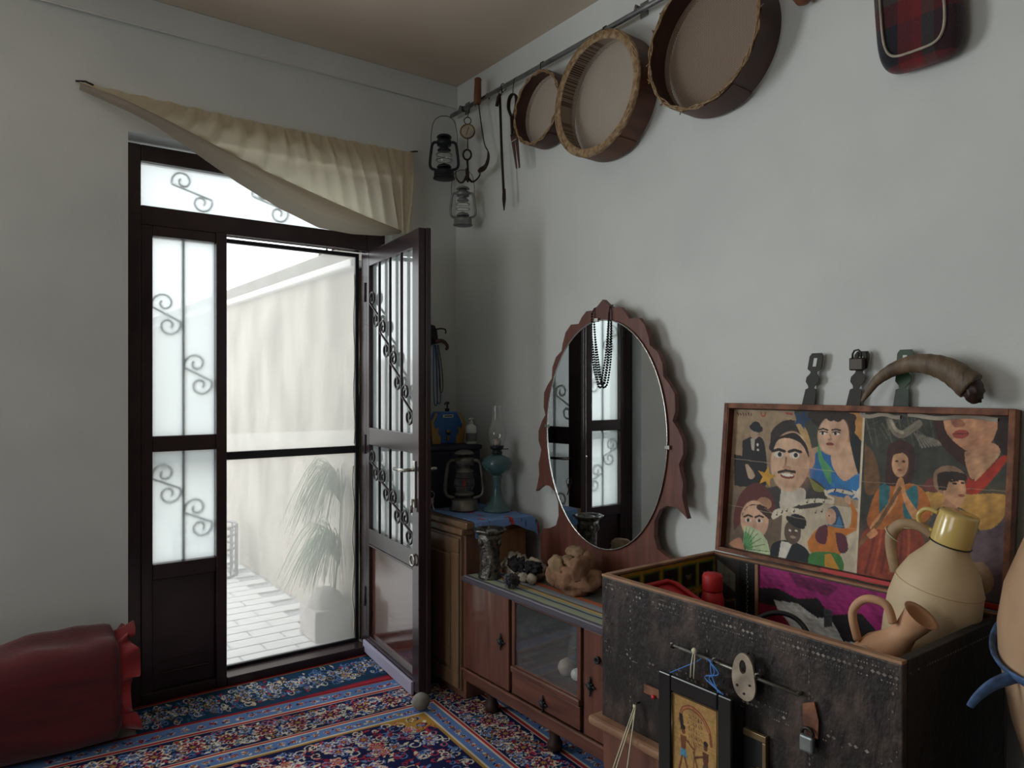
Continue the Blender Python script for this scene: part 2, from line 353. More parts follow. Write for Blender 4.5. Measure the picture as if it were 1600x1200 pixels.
w1 = sroot('window_1', 'brown framed window farther along the door wall', ((WX0+WX1)/2, 3.5, WZ0))
for x0, x1, z0, z1 in ((WX0, WX0+.05, WZ0, WZ1), (WX1-.05, WX1, WZ0, WZ1), (WX0+.05, WX1-.05, WZ0, WZ0+.05), (WX0+.05, WX1-.05, WZ1-.05, WZ1), (-1.145, -1.105, WZ0+.05, WZ1-.05)):
    box('window_frame', M['brown'], (x0, 3.50, z0), (x1, 3.54, z1), w1, .003)
# ================================================================== DOOR FRAME, FIXED PANEL, TRANSOM (door_1)
FY0, FY1 = 3.56, 3.63
d1 = sroot('door_1', 'brown door frame with a fixed glazed side panel and a transom light', (DX0, FY0, 0))
def fb(name, x0, x1, z0, z1, y0=FY0, y1=FY1, m='brown', bev=.004): return box(name, M[m], (x0, y0, z0), (x1, y1, z1), d1, bev)
fb('stile', DX0, .61, 0, DZ-.02); fb('stile', 1.685, DX1, 0, DZ-.02); fb('mullion', .925, .972, .0, 2.12, FY0-.008)
fb('head_rail', .61, 1.685, 2.395, DZ-.02); fb('lintel_rail', .61, 1.685, 2.115, 2.2)
fb('threshold', .972, 1.685, .0, .045, FY0-.01, FY1+.06)
fb('fixed_leaf_stile', .61, .657, .045, 2.115); fb('fixed_leaf_rail', .657, .925, 2.07, 2.115); fb('fixed_leaf_rail', .657, .925, 1.112, 1.182)
fb('kick_rail', .61, .925, .0, .05, FY0-.004); fb('fixed_leaf_rail', .657, .925, .545, .613)
fb('kick_panel', .657, .925, .05, .545, FY0+.02); fb('kick_moulding', .69, .895, .12, .128, FY0+.008, FY0+.02); fb('kick_moulding', .69, .895, .17, .176, FY0+.010, FY0+.02)
def pane(x0, x1, z0, z1):
    nx, nz = 1, 1
    o = MB().box((x0, 3.592, z0), (x1, 3.597, z1)).obj('pane', M['frost'], d1); return o
pane(.657, .925, 1.182, 2.07); pane(.657, .925, .613, 1.112); pane(.61, 1.685, 2.2, 2.395)
M['putty'] = mat('old_putty', '#8d8f8c', .8, bump=.5)
def scroll(h, w, R, fn, turns=1.2, n=30):
    pts = []; cx, cy = -w/2+R, h/2-R
    a1 = PI*1.12; a0 = a1-turns*2*PI
    for k in range(n+1):
        t = k/n; a = a1-(1-t)*(a1-a0); r = R*(.28+.72*t**1.4); pts.append((cx+r*math.cos(a), cy+r*math.sin(a)))
    allp = pts+[(-x, -y) for x, y in reversed(pts)]
    return [fn(x, y) for x, y in allp]
M['grille_out'] = mat('outer_grille_paint', '#6f7f80', .5)
for (z0, z1) in ((1.182, 2.07), (.613, 1.112)):
    fb('grille_bar', .785, .797, z0, z1, 3.599, 3.609, 'grille_out', 0)
for cx, cz, h in ((.72, 1.73, .24), (.855, 1.46, .24), (.72, .965, .23), (.855, .80, .23)):
    MB().tube(scroll(h*.84, .122, .052, lambda a, b: (cx+a, 3.603, cz+b)), .0042, 6).obj('scroll', M['grille_out'], d1)
for cx in (.83, 1.19, 1.50):
    MB().tube(scroll(.185, .18, .050, lambda a, b: (cx+a, 3.603, 2.297+b)), .0042, 6).obj('scroll', M['grille_out'], d1)
# ================================================================== OPEN LEAF (door_2), local frame: x along width, -y = outer face
LW, LT, LZ0, LZ1 = .715, .05, .035, 2.108
d2 = sroot('door_2', 'open brown metal door leaf with scrolled grille and glass')
def lb(name, x0, x1, z0, z1, y0=0, y1=LT, m='brown', bev=.003, par=None): return box(name, M[m], (x0, y0, z0), (x1, y1, z1), par or d2, bev)
lb('stile', 0, .05, LZ0, LZ1); lb('stile', LW-.075, LW, LZ0, LZ1, -.004); lb('rail', .05, LW-.075, 2.03, LZ1); lb('rail', .05, LW-.075, 1.10, 1.19)
lb('rail', .05, LW-.075, .585, .665); lb('rail', .05, LW-.075, LZ0, .105)
lb('kick_panel', .05, LW-.075, .105, .585, .018, .036, 'brown_gloss', 0); lb('moulding', .05, LW-.075, .575, .585, -.004, .02); lb('rebate_strip', LW, LW+.012, LZ0, LZ1, .028, LT)
lb('glass', .05, LW-.075, 1.19, 2.03, .022, .027, 'leafglass', 0); lb('glass', .05, LW-.075, .665, 1.10, .022, .027, 'leafglass', 0)
lb('draught_strip', .0, LW-.06, .016, .075, -.016, -.002, 'strip')
bw = (LW-.125)/4
for z0, z1, zs, hh in ((1.19, 2.03, (1.80, 1.64, 1.48, 1.32), .20), (.665, 1.10, (1.0, .915, .83, .755), .165)):
    for k in (1, 2, 3): lb('grille_bar', .05+bw*k-.006, .05+bw*k+.006, z0, z1, -.002, .010, 'iron', .001)
    for k in range(4):
        cx = .05+bw*(k+.5)
        MB().tube(scroll(hh, bw*.92, .046, lambda a, b: (cx+a, .002, zs[k]+b)), .0055, 6).obj('scroll', M['iron'], d2)
hp = lb('lock_plate', LW-.06, LW-.03, .86, 1.07, -.010, -.004, 'chrome', .003)
MB().tube([(LW-.045, -.01, 1.03), (LW-.045, -.055, 1.03), (LW-.06, -.06, 1.03), (LW-.16, -.058, 1.027)], .008, 8).obj('lever_handle', M['chrome'], d2)
MB().tube([(LW-.045, .05, 1.03), (LW-.045, .10, 1.03), (LW-.06, .105, 1.03), (LW-.15, .103, 1.027)], .008, 8).obj('lever_handle', M['chrome'], d2)
MB().tube([(LW-.045, -.016, .90), (LW-.045, -.02, .87), (LW-.048, -.02, .84)], .007, 8).obj('keyhole_cover', M['chrome'], d2)
MB().tube(arc((LW-.05, .625), .024, 0, 2*PI, 18, lambda a, b: (a, -.014, b))[:-1], .005, 6, closed=True).obj('pull_ring', M['chrome'], d2)
for z in (.3, 1.1, 1.9): MB().tube([(-.004, .0, z-.05), (-.004, .0, z+.05)], .009, 8).obj('hinge', M['iron'], d2)
d2.location = (1.684, 3.575, 0); d2.rotation_euler = (0, 0, math.atan2(-.994, -.106))
# keys in the inner lock
kx = Matrix.Translation(d2.location) @ Matrix.Rotation(d2.rotation_euler.z, 4, 'Z')
def L2(x, y, z): return tuple(kx @ Vector((x, y, z)))
kp = L2(LW-.045, .056, .93)
ks = thing('key_bunch', 'small bunch of keys hanging from the open door lock', 'keys', kp)
MB().tube([(kp[0]+.02+.018*math.cos(a), kp[1], kp[2]-.02+.018*math.sin(a)) for a in [2*PI*k/16 for k in range(16)]], .0016, 5, closed=True).obj('key_ring', M['chrome'], ks)
MB().box((kp[0]-.006, kp[1]-.002, kp[2]-.004), (kp[0]+.012, kp[1]+.002, kp[2]+.004)).obj('key', M['chrome'], ks)
for k, a in enumerate((-.25, .1, .35)):
    q = Matrix.Rotation(a, 3, 'Y'); m = MB()
    def kf(u, v, t): p = q @ Vector((u, t, v)); return (kp[0]+.02+p.x, kp[1]-.004+.004*k+p.y, kp[2]-.036+p.z)
    m.prism([(-.011,0),(-.008,-.018),(-.003,-.022),(-.003,-.055),(.003,-.055),(.006,-.048),(.003,-.042),(.003,-.022),(.008,-.018),(.011,0),(0,.006)], lambda u, v: kf(u, v, -.001), lambda u, v: kf(u, v, .001)).obj('key', M['chrome'], ks)
# white bag hung on the inner face of the leaf
bp = [L2(.06+.34*u, .075, 0) for u in (0, 1)]
def bagf(u, v, side):
    x = .09+.27*u+.03*(1-v)*(.5-u); z = 1.165+.235*(1-v)+.012*math.sin(9*u+4*v)
    th = .012+.035*math.sin(PI*min(1, max(0, u)))*(.35+.65*v); w = .006*math.sin(17*u+5*v)+.004*math.sin(31*u-7*v)
    return L2(x, .062+(th+w if side else 0), z)
bg_ = MB(); bg_.grid(lambda u, v: bagf(u, v, 0), 14, 12).grid(lambda u, v: bagf(u, v, 1), 14, 12)
wbag = thing('plastic_bag', 'white plastic bag hung behind the grille of the open door', 'bag', L2(.22, .06, 1.165))
bg_.obj('bag_body', M['bagw'], wbag)
for s in (.12, .25): MB().tube([L2(.09+s*.6, .066, 1.395), L2(.09+s*.6+.03, .066, 1.47), L2(.09+s*.6+.06, .066, 1.395)], .004, 5).obj('bag_handle', M['bagw'], wbag)
# ================================================================== FLY SCREEN in the doorway
sd = thing('screen_door', 'dark framed fly screen filling the open doorway', 'screen door', (1.33, 3.66, .045))
def sb(n, x0, x1, z0, z1): return box(n, M['screenf'], (x0, 3.655, z0), (x1, 3.68, z1), sd, .002)
sb('frame_stile', .972, .985, .045, 2.114); sb('frame_stile', 1.664, 1.684, .045, 2.114); sb('frame_rail', .985, 1.664, 2.095, 2.114); sb('frame_rail', .985, 1.664, 1.05, 1.088); sb('frame_rail', .985, 1.664, .045, .06)
def scr(z0, z1): 
    return MB().grid(lambda u, v: (.985+.679*u, 3.668+.0025*math.sin(7*u+3*v)+.002*math.sin(23*u*v), z0+(z1-z0)*v), 24, 24)
scr(1.088, 2.095).obj('mesh_sheet', M['screen'], sd, recalc=False); scr(.06, 1.05).obj('mesh_sheet', M['screen'], sd, recalc=False)
m = MB().grid(lambda u, v: (.986+.677*u, 3.6635+.001*math.sin(12*u), 1.089+.085*v), 12, 2); m.obj('patch_strip', M['screen'], sd, recalc=False)
m = MB().tube(spline([(1.655+.006*math.sin(k*2.1), 3.664, .08+k*.1) for k in range(10)], 5), .0035, 5); m.obj('mesh_selvedge', M['string'], sd)
m = MB().tube(spline([(1.659+.004*math.sin(k*1.7), 3.664, 1.10+k*.1) for k in range(10)], 5), .0025, 5); m.obj('mesh_selvedge', M['string'], sd)
tag(box('outer_rail', mat('outer_rail_paint', '#3f5d83', .5), (.3, 3.650, 1.05), (.965, 3.68, 1.09)), 'blue-grey rail behind the frosted side panel', 'rail')

# ================================================================== COURTYARD
CX = 1.75
cw = MB()
def cwf(u, v):
    y = 3.80+9.0*u; z = -.05+2.12*v
    return (CX+.006*mnoise.noise((y*1.6, z*1.3, 0))+.003*mnoise.noise((y*7, z*6, 3)), y, z)
cw.grid(cwf, 150, 40).box((CX+.03, 3.80, -.05), (CX+.25, 12.8, 2.07))
cwall = struct(cw.obj('wall_courtyard', M['court'], recalc=False), 'weathered pale courtyard wall outside the door')
box('coping', M['courtlow'], (CX-.05, 3.80, 2.07), (CX+.27, 12.8, 2.115), cwall, .01)
pr = MB(); pr.box((CX+.04, 3.80, 2.115), (CX+.24, 12.8, 2.24)); pr.obj('parapet', M['courtup'], cwall, .015)
for k in range(5):
    y = 4.22+k*.11; MB().lathe([(.02, 2.24), (.014, 2.27), (.001, 2.31)], 8, (CX+.12, y, 0)).obj('spike', M['dark'], cwall)
gr = struct(box('floor_courtyard', M['grout'], (-6, 3.78, -.12), (CX+.25, 13, -.012), bevel=0), 'courtyard ground paved with pale tiles')
tme = None
k = 0
for iy in range(38):
    y0 = 3.80+iy*.125
    for ix in range(8):
        x1 = CX-.02-ix*.30-(.15 if iy % 2 else 0); 
        if x1-.29 < -.45: continue
        if tme is None:
            o = MB().box((-.145, -.056, -.012), (.145, .056, 0)).obj('tile', M['tile'], None, .003, seg=1); tme = o.data; o.modifiers.clear()
        else:
            o = bpy.data.objects.new('tile', tme); COL.objects.link(o)
        o.parent = gr; o.location = (x1-.147, y0+.06, .0); k += 1
        if k >= 300: break
    if k >= 300: break
# planter with a drooping grassy plant
pl = thing('planter', 'square concrete planter with drooping grass outside the fly screen', 'planter', (1.62, 3.98, .0))
pm = MB(); pm.box((1.52, 3.86, 0), (1.735, 4.10, .17)); pm.obj('pot', M['pot'], pl, .01)
MB().blob((1.63, 3.98, .18), (.10, .11, .09), 3, .15, 3, 3).obj('soil_mound', M['pot'], pl)
def tuft(cx, cy, cz, n, L, seed, name):
    rg = random.Random(seed); m = MB()
    for i in range(n):
        a = rg.uniform(0, 2*PI); l = L*rg.uniform(.6, 1.1); h = l*rg.uniform(.25, .45); out = l*rg.uniform(.25, .5)
        if math.cos(a)*out > 1.725-cx: a = PI-a
        if math.sin(a)*out < 3.73-cy: a = -a
        p = [(cx+out*math.cos(a)*t, cy+out*math.sin(a)*t, cz+h*math.sin(min(1,t*1.6)*PI*.5)-l*.9*max(0, t-.35)**1.5) for t in [k/6 for k in range(7)]]
        m.tube(p, [.0035*(1-.75*k/6) for k in range(7)], 3)
    o = m.obj(name, M['leaf'], pl); o['kind'] = 'stuff'; return o
tuft(1.685, 3.92, .40, 150, .66, 2, 'lower_grass_blades'); tuft(1.70, 3.93, .74, 130, .70, 5, 'upper_grass_blades')
MB().tube([(1.66, 3.95, .2), (1.685, 3.93, .45), (1.70, 3.93, .76)], [.008, .006, .004], 7).obj('stem', M['leaf'], pl)
# rolled wire basket farther out
wbk = thing('wire_crate', 'grey woven crate standing on the courtyard tiles', 'crate', (1.42, 5.75, 0))
for z in (.0, .10, .2, .30, .36): 
    MB().tube([(1.42+.22*math.cos(2*PI*k/20), 5.75+.22*math.sin(2*PI*k/20), z+.008) for k in range(20)], .009, 5, closed=True).obj('hoop', M['steel'], wbk)
for k in range(20):
    a = 2*PI*k/20; MB().tube([(1.42+.22*math.cos(a), 5.75+.22*math.sin(a), .005), (1.42+.22*math.cos(a), 5.75+.22*math.sin(a), .37)], .006, 5).obj('upright', M['steel'], wbk)
struct(box('wall_far', M['courtlow'], (-6, 12.8, -.05), (CX+.25, 13.0, 1.9), bevel=0), 'pale far wall of the courtyard')

# ================================================================== VALANCE over the door
cv = thing('valance_curtain', 'beige cotton curtain pulled into a triangle above the door', 'curtain', (1.2, 3.46, 2.64))
TL, TR = (.365, 2.645), (1.905, 2.648)
lowp = [(.365, 2.625), (.50, 2.575), (.643, 2.525), (.859, 2.43), (1.1, 2.345), (1.36, 2.26), (1.6, 2.215), (1.80, 2.20), (1.86, 2.20)]
def lerp_path(pts, t):
    k = t*(len(pts)-1); i = min(int(k), len(pts)-2); a = k-i
    return tuple(p*(1-a)+q*a for p, q in zip(pts[i], pts[i+1]))
def cur(u, v):
    x0 = TL[0]+(TR[0]-TL[0])*u; z0 = TL[1]+.003*math.sin(u*90)-.012*math.sin(PI*u)
    e = u**.92; b = lerp_path(lowp, e)
    x = x0+(b[0]-x0)*v; z = z0+(b[1]-z0)*v
    pl_ = .010*math.sin(u*150)*(1-v)**2*min(1, u*4)+.026*math.sin(u*58+2.0*v+1.2*math.sin(u*9))*min(1, u*2.2)*(.25+.75*math.sin(PI*min(v, .95)))
    return (x, YD-.014-.040*math.sin(PI*v*.55)*min(1, u*3)-abs(pl_)-.006, z)
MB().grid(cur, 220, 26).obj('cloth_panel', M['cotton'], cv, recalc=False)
up_ = [(.365, 2.642), (.5, 2.60), (.70, 2.54), (.859, 2.485), (1.1, 2.40), (1.36, 2.325), (1.6, 2.262), (1.80, 2.215)]
dn_ = [(.365, 2.612), (.5, 2.560), (.643, 2.508), (.80, 2.425), (.98, 2.325), (1.17, 2.235), (1.36, 2.168), (1.53, 2.160), (1.70, 2.172), (1.80, 2.195)]
def roll(u, v):
    a = lerp_path(up_, u); b = lerp_path(dn_, u); s = v
    bul = math.sin(PI*s)*(.016+.045*math.sin(PI*u))
    w = .005*math.sin(7*s+11*u)*math.sin(PI*u)+.003*math.sin(19*s-6*u)*math.sin(PI*s)
    return (a[0]+(b[0]-a[0])*s, YD-.068*min(1, u*5+.3)-bul-w, a[1]+(b[1]-a[1])*s)
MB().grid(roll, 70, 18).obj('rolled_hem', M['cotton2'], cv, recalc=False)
MB().tube([(TL[0]-.01, YD, 2.652), (TL[0]+.02, YD-.03, 2.648), (TL[0]+.05, YD-.028, 2.64)], .004, 6).obj('nail', M['dark'], cv)
MB().tube([(TR[0]-.005, YD, 2.655), (TR[0]+.005, YD-.03, 2.653), (TR[0]+.02, YD-.03, 2.655)], .004, 6).obj('nail', M['dark'], cv)

# ================================================================== RUGS
PAL = dict(navy='#1a1f4a', blue='#5f7fb4', red='#8c1f33', crim='#a83040', cream='#d9cdb4', gold='#a9823d', pink='#b5707a', teal='#2c5f7a', white='#d8d4c8', dk='#12142e')
def flower(c, x, y, R, k, cols, rot=0):
    sel_u = (np.abs(c.U[0]-x) < R*1.3).nonzero()[0]; sel_v = (np.abs(c.V[:, 0]-y) < R*1.3).nonzero()[0]
    if len(sel_u) == 0 or len(sel_v) == 0: return
    sl = np.s_[sel_v[0]:sel_v[-1]+1, sel_u[0]:sel_u[-1]+1]; dx, dy = c.U[sl]-x, c.V[sl]-y
    r = np.hypot(dx, dy)/R; a = np.arctan2(dy, dx)+rot; lim = .75+.25*np.cos(k*a)
    sub = c.C[sl]
    for q, col in zip((1.0, .84, .55, .28), cols): sub[r < lim*q] = lin(PAL[col])
    c.C[sl] = sub
def leafm(c, x, y, L, w, rot, col):
    sel_u = (np.abs(c.U[0]-x) < L).nonzero()[0]; sel_v = (np.abs(c.V[:, 0]-y) < L).nonzero()[0]
    if len(sel_u) == 0 or len(sel_v) == 0: return
    sl = np.s_[sel_v[0]:sel_v[-1]+1, sel_u[0]:sel_u[-1]+1]; dx, dy = c.U[sl]-x, c.V[sl]-y
    a, b = dx*math.cos(rot)+dy*math.sin(rot), -dx*math.sin(rot)+dy*math.cos(rot)+.25*(dx*math.cos(rot)+dy*math.sin(rot))**2/L
    sub = c.C[sl]; sub[(np.abs(a)/L)**1.5+(np.abs(b)/w) < .8] = lin(PAL[col]); c.C[sl] = sub
def curl(c, x, y, R, rot, col, w=.0035):
    sel_u = (np.abs(c.U[0]-x) < R*1.4).nonzero()[0]; sel_v = (np.abs(c.V[:, 0]-y) < R*1.4).nonzero()[0]
    if len(sel_u) == 0 or len(sel_v) == 0: return
    sl = np.s_[sel_v[0]:sel_v[-1]+1, sel_u[0]:sel_u[-1]+1]; dx, dy = c.U[sl]-x, c.V[sl]-y
    r = np.hypot(dx, dy); a = (np.arctan2(dy, dx)+rot) % (2*PI); sub = c.C[sl]
    sub[(np.abs(r-R*(.35+.65*a/(2*PI))) < w*(1-.4*a/(2*PI)))] = lin(PAL[col]); c.C[sl] = sub
us = list(np.arange(0, 1.80, .0042))+list(np.arange(1.80, 3.3, .03)); vs = list(np.arange(0, 1.34, .0042))+list(np.arange(1.34, 2.9, .03))
rug = Canvas(us, vs, PAL['navy'])
D = np.minimum(rug.U, rug.V)                                   # distance from the nearest woven edge
def band(a, b, col): rug.put((D >= a) & (D < b), PAL[col])
band(0, .018, 'red'); band(.018, .024, 'gold'); band(.024, .105, 'blue'); band(.105, .113, 'cream'); band(.113, .128, 'crim'); band(.128, .134, 'cream'); band(.134, .325, 'navy')
band(.325, .331, 'cream'); band(.331, .343, 'crim'); band(.343, .349, 'cream'); band(.349, .42, 'blue'); band(.42, .427, 'cream'); band(.427, .437, 'gold'); band(.437, 9, 'navy')
rg = random.Random(4)
def along(dist, step, fn, jitter=0):
    t = dist
    while t < 1.8:
        fn(t+rg.uniform(-jitter, jitter), dist+rg.uniform(-jitter, jitter)); 
        if t > dist+step*.5: fn(dist+rg.uniform(-jitter, jitter), t+rg.uniform(-jitter, jitter))
        t += step
along(.064, .052, lambda x, y: flower(rug, x, y, .017, 5, ('cream', 'crim', 'navy', 'gold'), rg.uniform(0, 6)), .006)
along(.064, .026, lambda x, y: leafm(rug, x+.013, y+rg.uniform(-.025, .025), .014, .006, rg.uniform(0, 6), rg.choice(['navy', 'red', 'cream', 'teal'])), .01)
for d_ in (.165, .195, .225, .26, .295):
    along(d_, .030, lambda x, y: curl(rug, x, y, rg.uniform(.013, .024), rg.uniform(0, 6), rg.choice(['cream', 'cream', 'pink', 'blue', 'gold'])), .012)
    along(d_, .024, lambda x, y: leafm(rug, x, y, rg.uniform(.012, .022), .008, rg.uniform(0, 6), rg.choice(['red', 'crim', 'cream', 'teal', 'blue', 'white'])), .014)
along(.23, .135, lambda x, y: flower(rug, x, y, .050, 8, ('cream', 'red', 'navy', 'gold'), rg.uniform(0, 6)))
along(.23, .135, lambda x, y: [flower(rug, x+dx, y+dy, .026, 6, ('white', 'blue', 'navy', 'gold')) for dx, dy in ((.067, .045), (.067, -.045))])
along(.385, .045, lambda x, y: flower(rug, x, y, .015, 5, ('cream', 'red', 'gold', 'gold'), rg.uniform(0, 6)), .004)
along(.385, .0225, lambda x, y: leafm(rug, x, y+rg.uniform(-.02, .02), .012, .006, rg.uniform(0, 6), rg.choice(['navy', 'red', 'cream'])), .008)
# corner spandrel in ochre and white field with a big floral ground
fx0 = .437
ins = (D >= fx0)
rug.put(ins & (np.hypot(rug.U-fx0, rug.V-fx0) < .15+.03*np.cos(7*np.arctan2(rug.V-fx0, rug.U-fx0))), PAL['gold'])
wf = ins & (np.hypot((rug.U-1.35)/1.0, (rug.V-1.35)/1.0) < .80+.06*np.cos(16*np.arctan2(rug.V-1.35, rug.U-1.35)))
rug.put(wf, PAL['white'])
for i in range(1500):
    x, y = rg.uniform(fx0+.02, 1.8), rg.uniform(fx0+.02, 1.34); inw = math.hypot(x-1.35, y-1.35) < .78; ing = math.hypot(x-fx0, y-fx0) < .15
    if rg.random() < .5: curl(rug, x, y, rg.uniform(.012, .03), rg.uniform(0, 6), rg.choice(['red', 'crim', 'navy', 'blue'] if inw else (['red', 'navy', 'cream'] if ing else ['cream', 'pink', 'blue', 'white', 'crim'])))
    else: leafm(rug, x, y, rg.uniform(.012, .026), .009, rg.uniform(0, 6), rg.choice(['red', 'navy', 'crim', 'teal'] if inw else ['red', 'crim', 'cream', 'blue']))
for i in range(130):
    x, y = rg.uniform(fx0+.05, 1.78), rg.uniform(fx0+.05, 1.32); inw = math.hypot(x-1.35, y-1.35) < .78
    flower(rug, x, y, rg.uniform(.022, .045), rg.choice([5, 6, 8]), rg.choice([('crim', 'pink', 'cream', 'gold'), ('navy', 'blue', 'cream', 'red'), ('red', 'crim', 'gold', 'cream')] if inw else [('cream', 'crim', 'pink', 'gold'), ('white', 'blue', 'red', 'gold')]), rg.uniform(0, 6))
rug.mottle(.10, 3)
ra = math.radians(-4.5); RC = Vector((2.02, 3.135))            # outer corner (right / door side)
du = Vector((-math.cos(ra), -math.sin(ra))); dv = Vector((math.sin(ra), -math.cos(ra)))
def rugz(x, y): return .0135+.0022*mnoise.noise((x*3.5, y*3.5, 1.0))
def rugf(u, v):
    p = RC+du*u+dv*v; return (p.x, p.y, rugz(p.x, p.y))
r1 = thing('persian_rug', 'large navy and cream floral rug reaching under the dresser', 'rug', (RC.x-1, RC.y-1, 0))
rug.mesh('pile', rugf, M['rug'], r1)
bk = MB(); q = [RC, RC+du*us[-1], RC+du*us[-1]+dv*vs[-1], RC+dv*vs[-1]]
bk.add([(p.x, p.y, z) for z in (.0075, .0105) for p in q], [(3,2,1,0), (4,5,6,7), (0,1,5,4), (1,2,6,5), (2,3,7,6), (3,0,4,7)]); bk.obj('backing', M['redcloth'], r1)
us = list(np.arange(0, 1.62, .0045)); vs = list(np.arange(0, .36, .0045))
rb = Canvas(us, vs, '#1c3b57'); Dv = rb.V
rb.put(Dv < .016, PAL['red']); rb.put((Dv > .016) & (Dv < .021), PAL['gold']); rb.put((Dv > .262), PAL['red']); rb.put((Dv > .272), PAL['crim'])
for i in range(420):
    x, y = rg.uniform(.01, 1.6), rg.uniform(.04, .22)
    if i % 2: curl(rb, x, y, rg.uniform(.012, .03), rg.uniform(0, 6), rg.choice(['cream', 'blue', 'blue', 'gold', 'white']))
    else: leafm(rb, x, y, rg.uniform(.012, .026), .009, rg.uniform(0, 6), rg.choice(['blue', 'cream', 'crim', 'teal', 'blue']))
for i in range(16): flower(rb, .06+i*.1, .125, .04, 7, ('cream', 'blue', 'navy', 'gold'), rg.uniform(0, 6))
rb.mottle(.1, 5)
r2 = thing('runner_rug', 'narrow teal runner rug with a red edge along the doorway', 'rug', (1.1, 3.3, 0))
rb.mesh('pile', lambda u, v: (1.682-u*.70, 3.552-v*1.22, .0045), M['rug'], r2)
bk = MB(); bk.box((.556, 3.12, .0005), (1.680, 3.548, .0030)); bk.obj('backing', M['redcloth'], r2)

# ================================================================== FLOOR CUSHION (left)
fc = thing('floor_cushion', 'long dark red backrest cushion leaning on the white wall', 'cushion', (.1, 3.3, .014))
def cus(u, v):
    x = -.75+1.235*u; a = 2*PI*v
    bx, bz = .125*math.cos(a), .20*math.sin(a); k = (abs(math.cos(a))**3+abs(math.sin(a))**3)**(-1/3); k = min(k, 1.22)
    e = (1-max(0, (abs(u-.5)-.47)/.03)**3*.25)
    y0 = .04*math.sin(a); w = .012*math.sin(5*u+3*a)+.022*mnoise.noise((x*5, math.cos(a)*2, math.sin(a)*2))+.008*mnoise.noise((x*13, a, 3))
    top = .02*(u-.5) if math.sin(a) > 0 else 0
    return (x, 3.305+bx*k*e+y0*.8+w*.6, .224+bz*k*e*.98+w*(1 if math.sin(a) > -.5 else 0)+top)
cm = MB().grid(lambda u, v: cus(v, u), 44, 60, closeu=True)
cm.add([cus(1, k/44) for k in range(44)], [tuple(range(44))], True); cm.add([cus(0, k/44) for k in range(44)], [tuple(range(44))], True)
cm.obj('cushion_body', M['redcloth'], fc)
def frl(u, v):
    a = PI*(-.45)+2*PI*u; p = Vector(cus(.995, (a/(2*PI)) % 1)); s = .005*v+.046*v*(1+.45*math.sin(u*31))
    return (p.x+s, p.y+.020*math.sin(u*88)*v+(p.y-3.32)*.10*v, max(.018, p.z+.012*math.sin(u*70+1)*v+(p.z-.22)*.12*v))
MB().grid(frl, 200, 5).obj('frill', M['redfrill'], fc, recalc=False)

# ================================================================== STONE DOORSTOP
ds = MB().blob((0, 0, .034), (.040, .036, .036), 3, .06, 2, 4, flatz=-.034).obj('doorstop_stone', M['greystone'])
ds.location = (1.565, 2.775, .0165); tag(ds, 'round grey stone holding the open door leaf', 'doorstop')

# ================================================================== WALL RAIL with hooks
RX, RZ = 2.130, 2.885
wr = thing('wall_rail', 'long grey metal rail fixed high along the white wall', 'rail', (RX, 2.6, RZ))
MB().tube([(RX, 3.44, RZ), (RX, .35, RZ)], .011, 10).obj('pipe', M['steel'], wr)
for y in (3.36, 2.06, .75):
    MB().tube([(XR, y, RZ+.03), (RX+.004, y, RZ+.03), (RX, y, RZ+.012)], .006, 6).box((XR-.005, y-.02, RZ), (XR, y+.02, RZ+.06)).obj('bracket', M['steel'], wr)
MB().tube([(RX, 3.32, RZ), (RX, 3.305, RZ)], .0145, 10).obj('collar', M['blackp'], wr)
def hook(y, drop, par, x=RX, m='wire', r=.0022):
    pts = [(x+.004, y, RZ-.018)]+[(x+.016*math.sin(a), y, RZ+.016*math.cos(a)) for a in [PI*.75-k*PI*1.5/10 for k in range(11)]]+[(x-.006, y, RZ-.03), (x, y, RZ-drop)]
    return MB().tube(pts, r, 5).obj('hook', M[m], par)
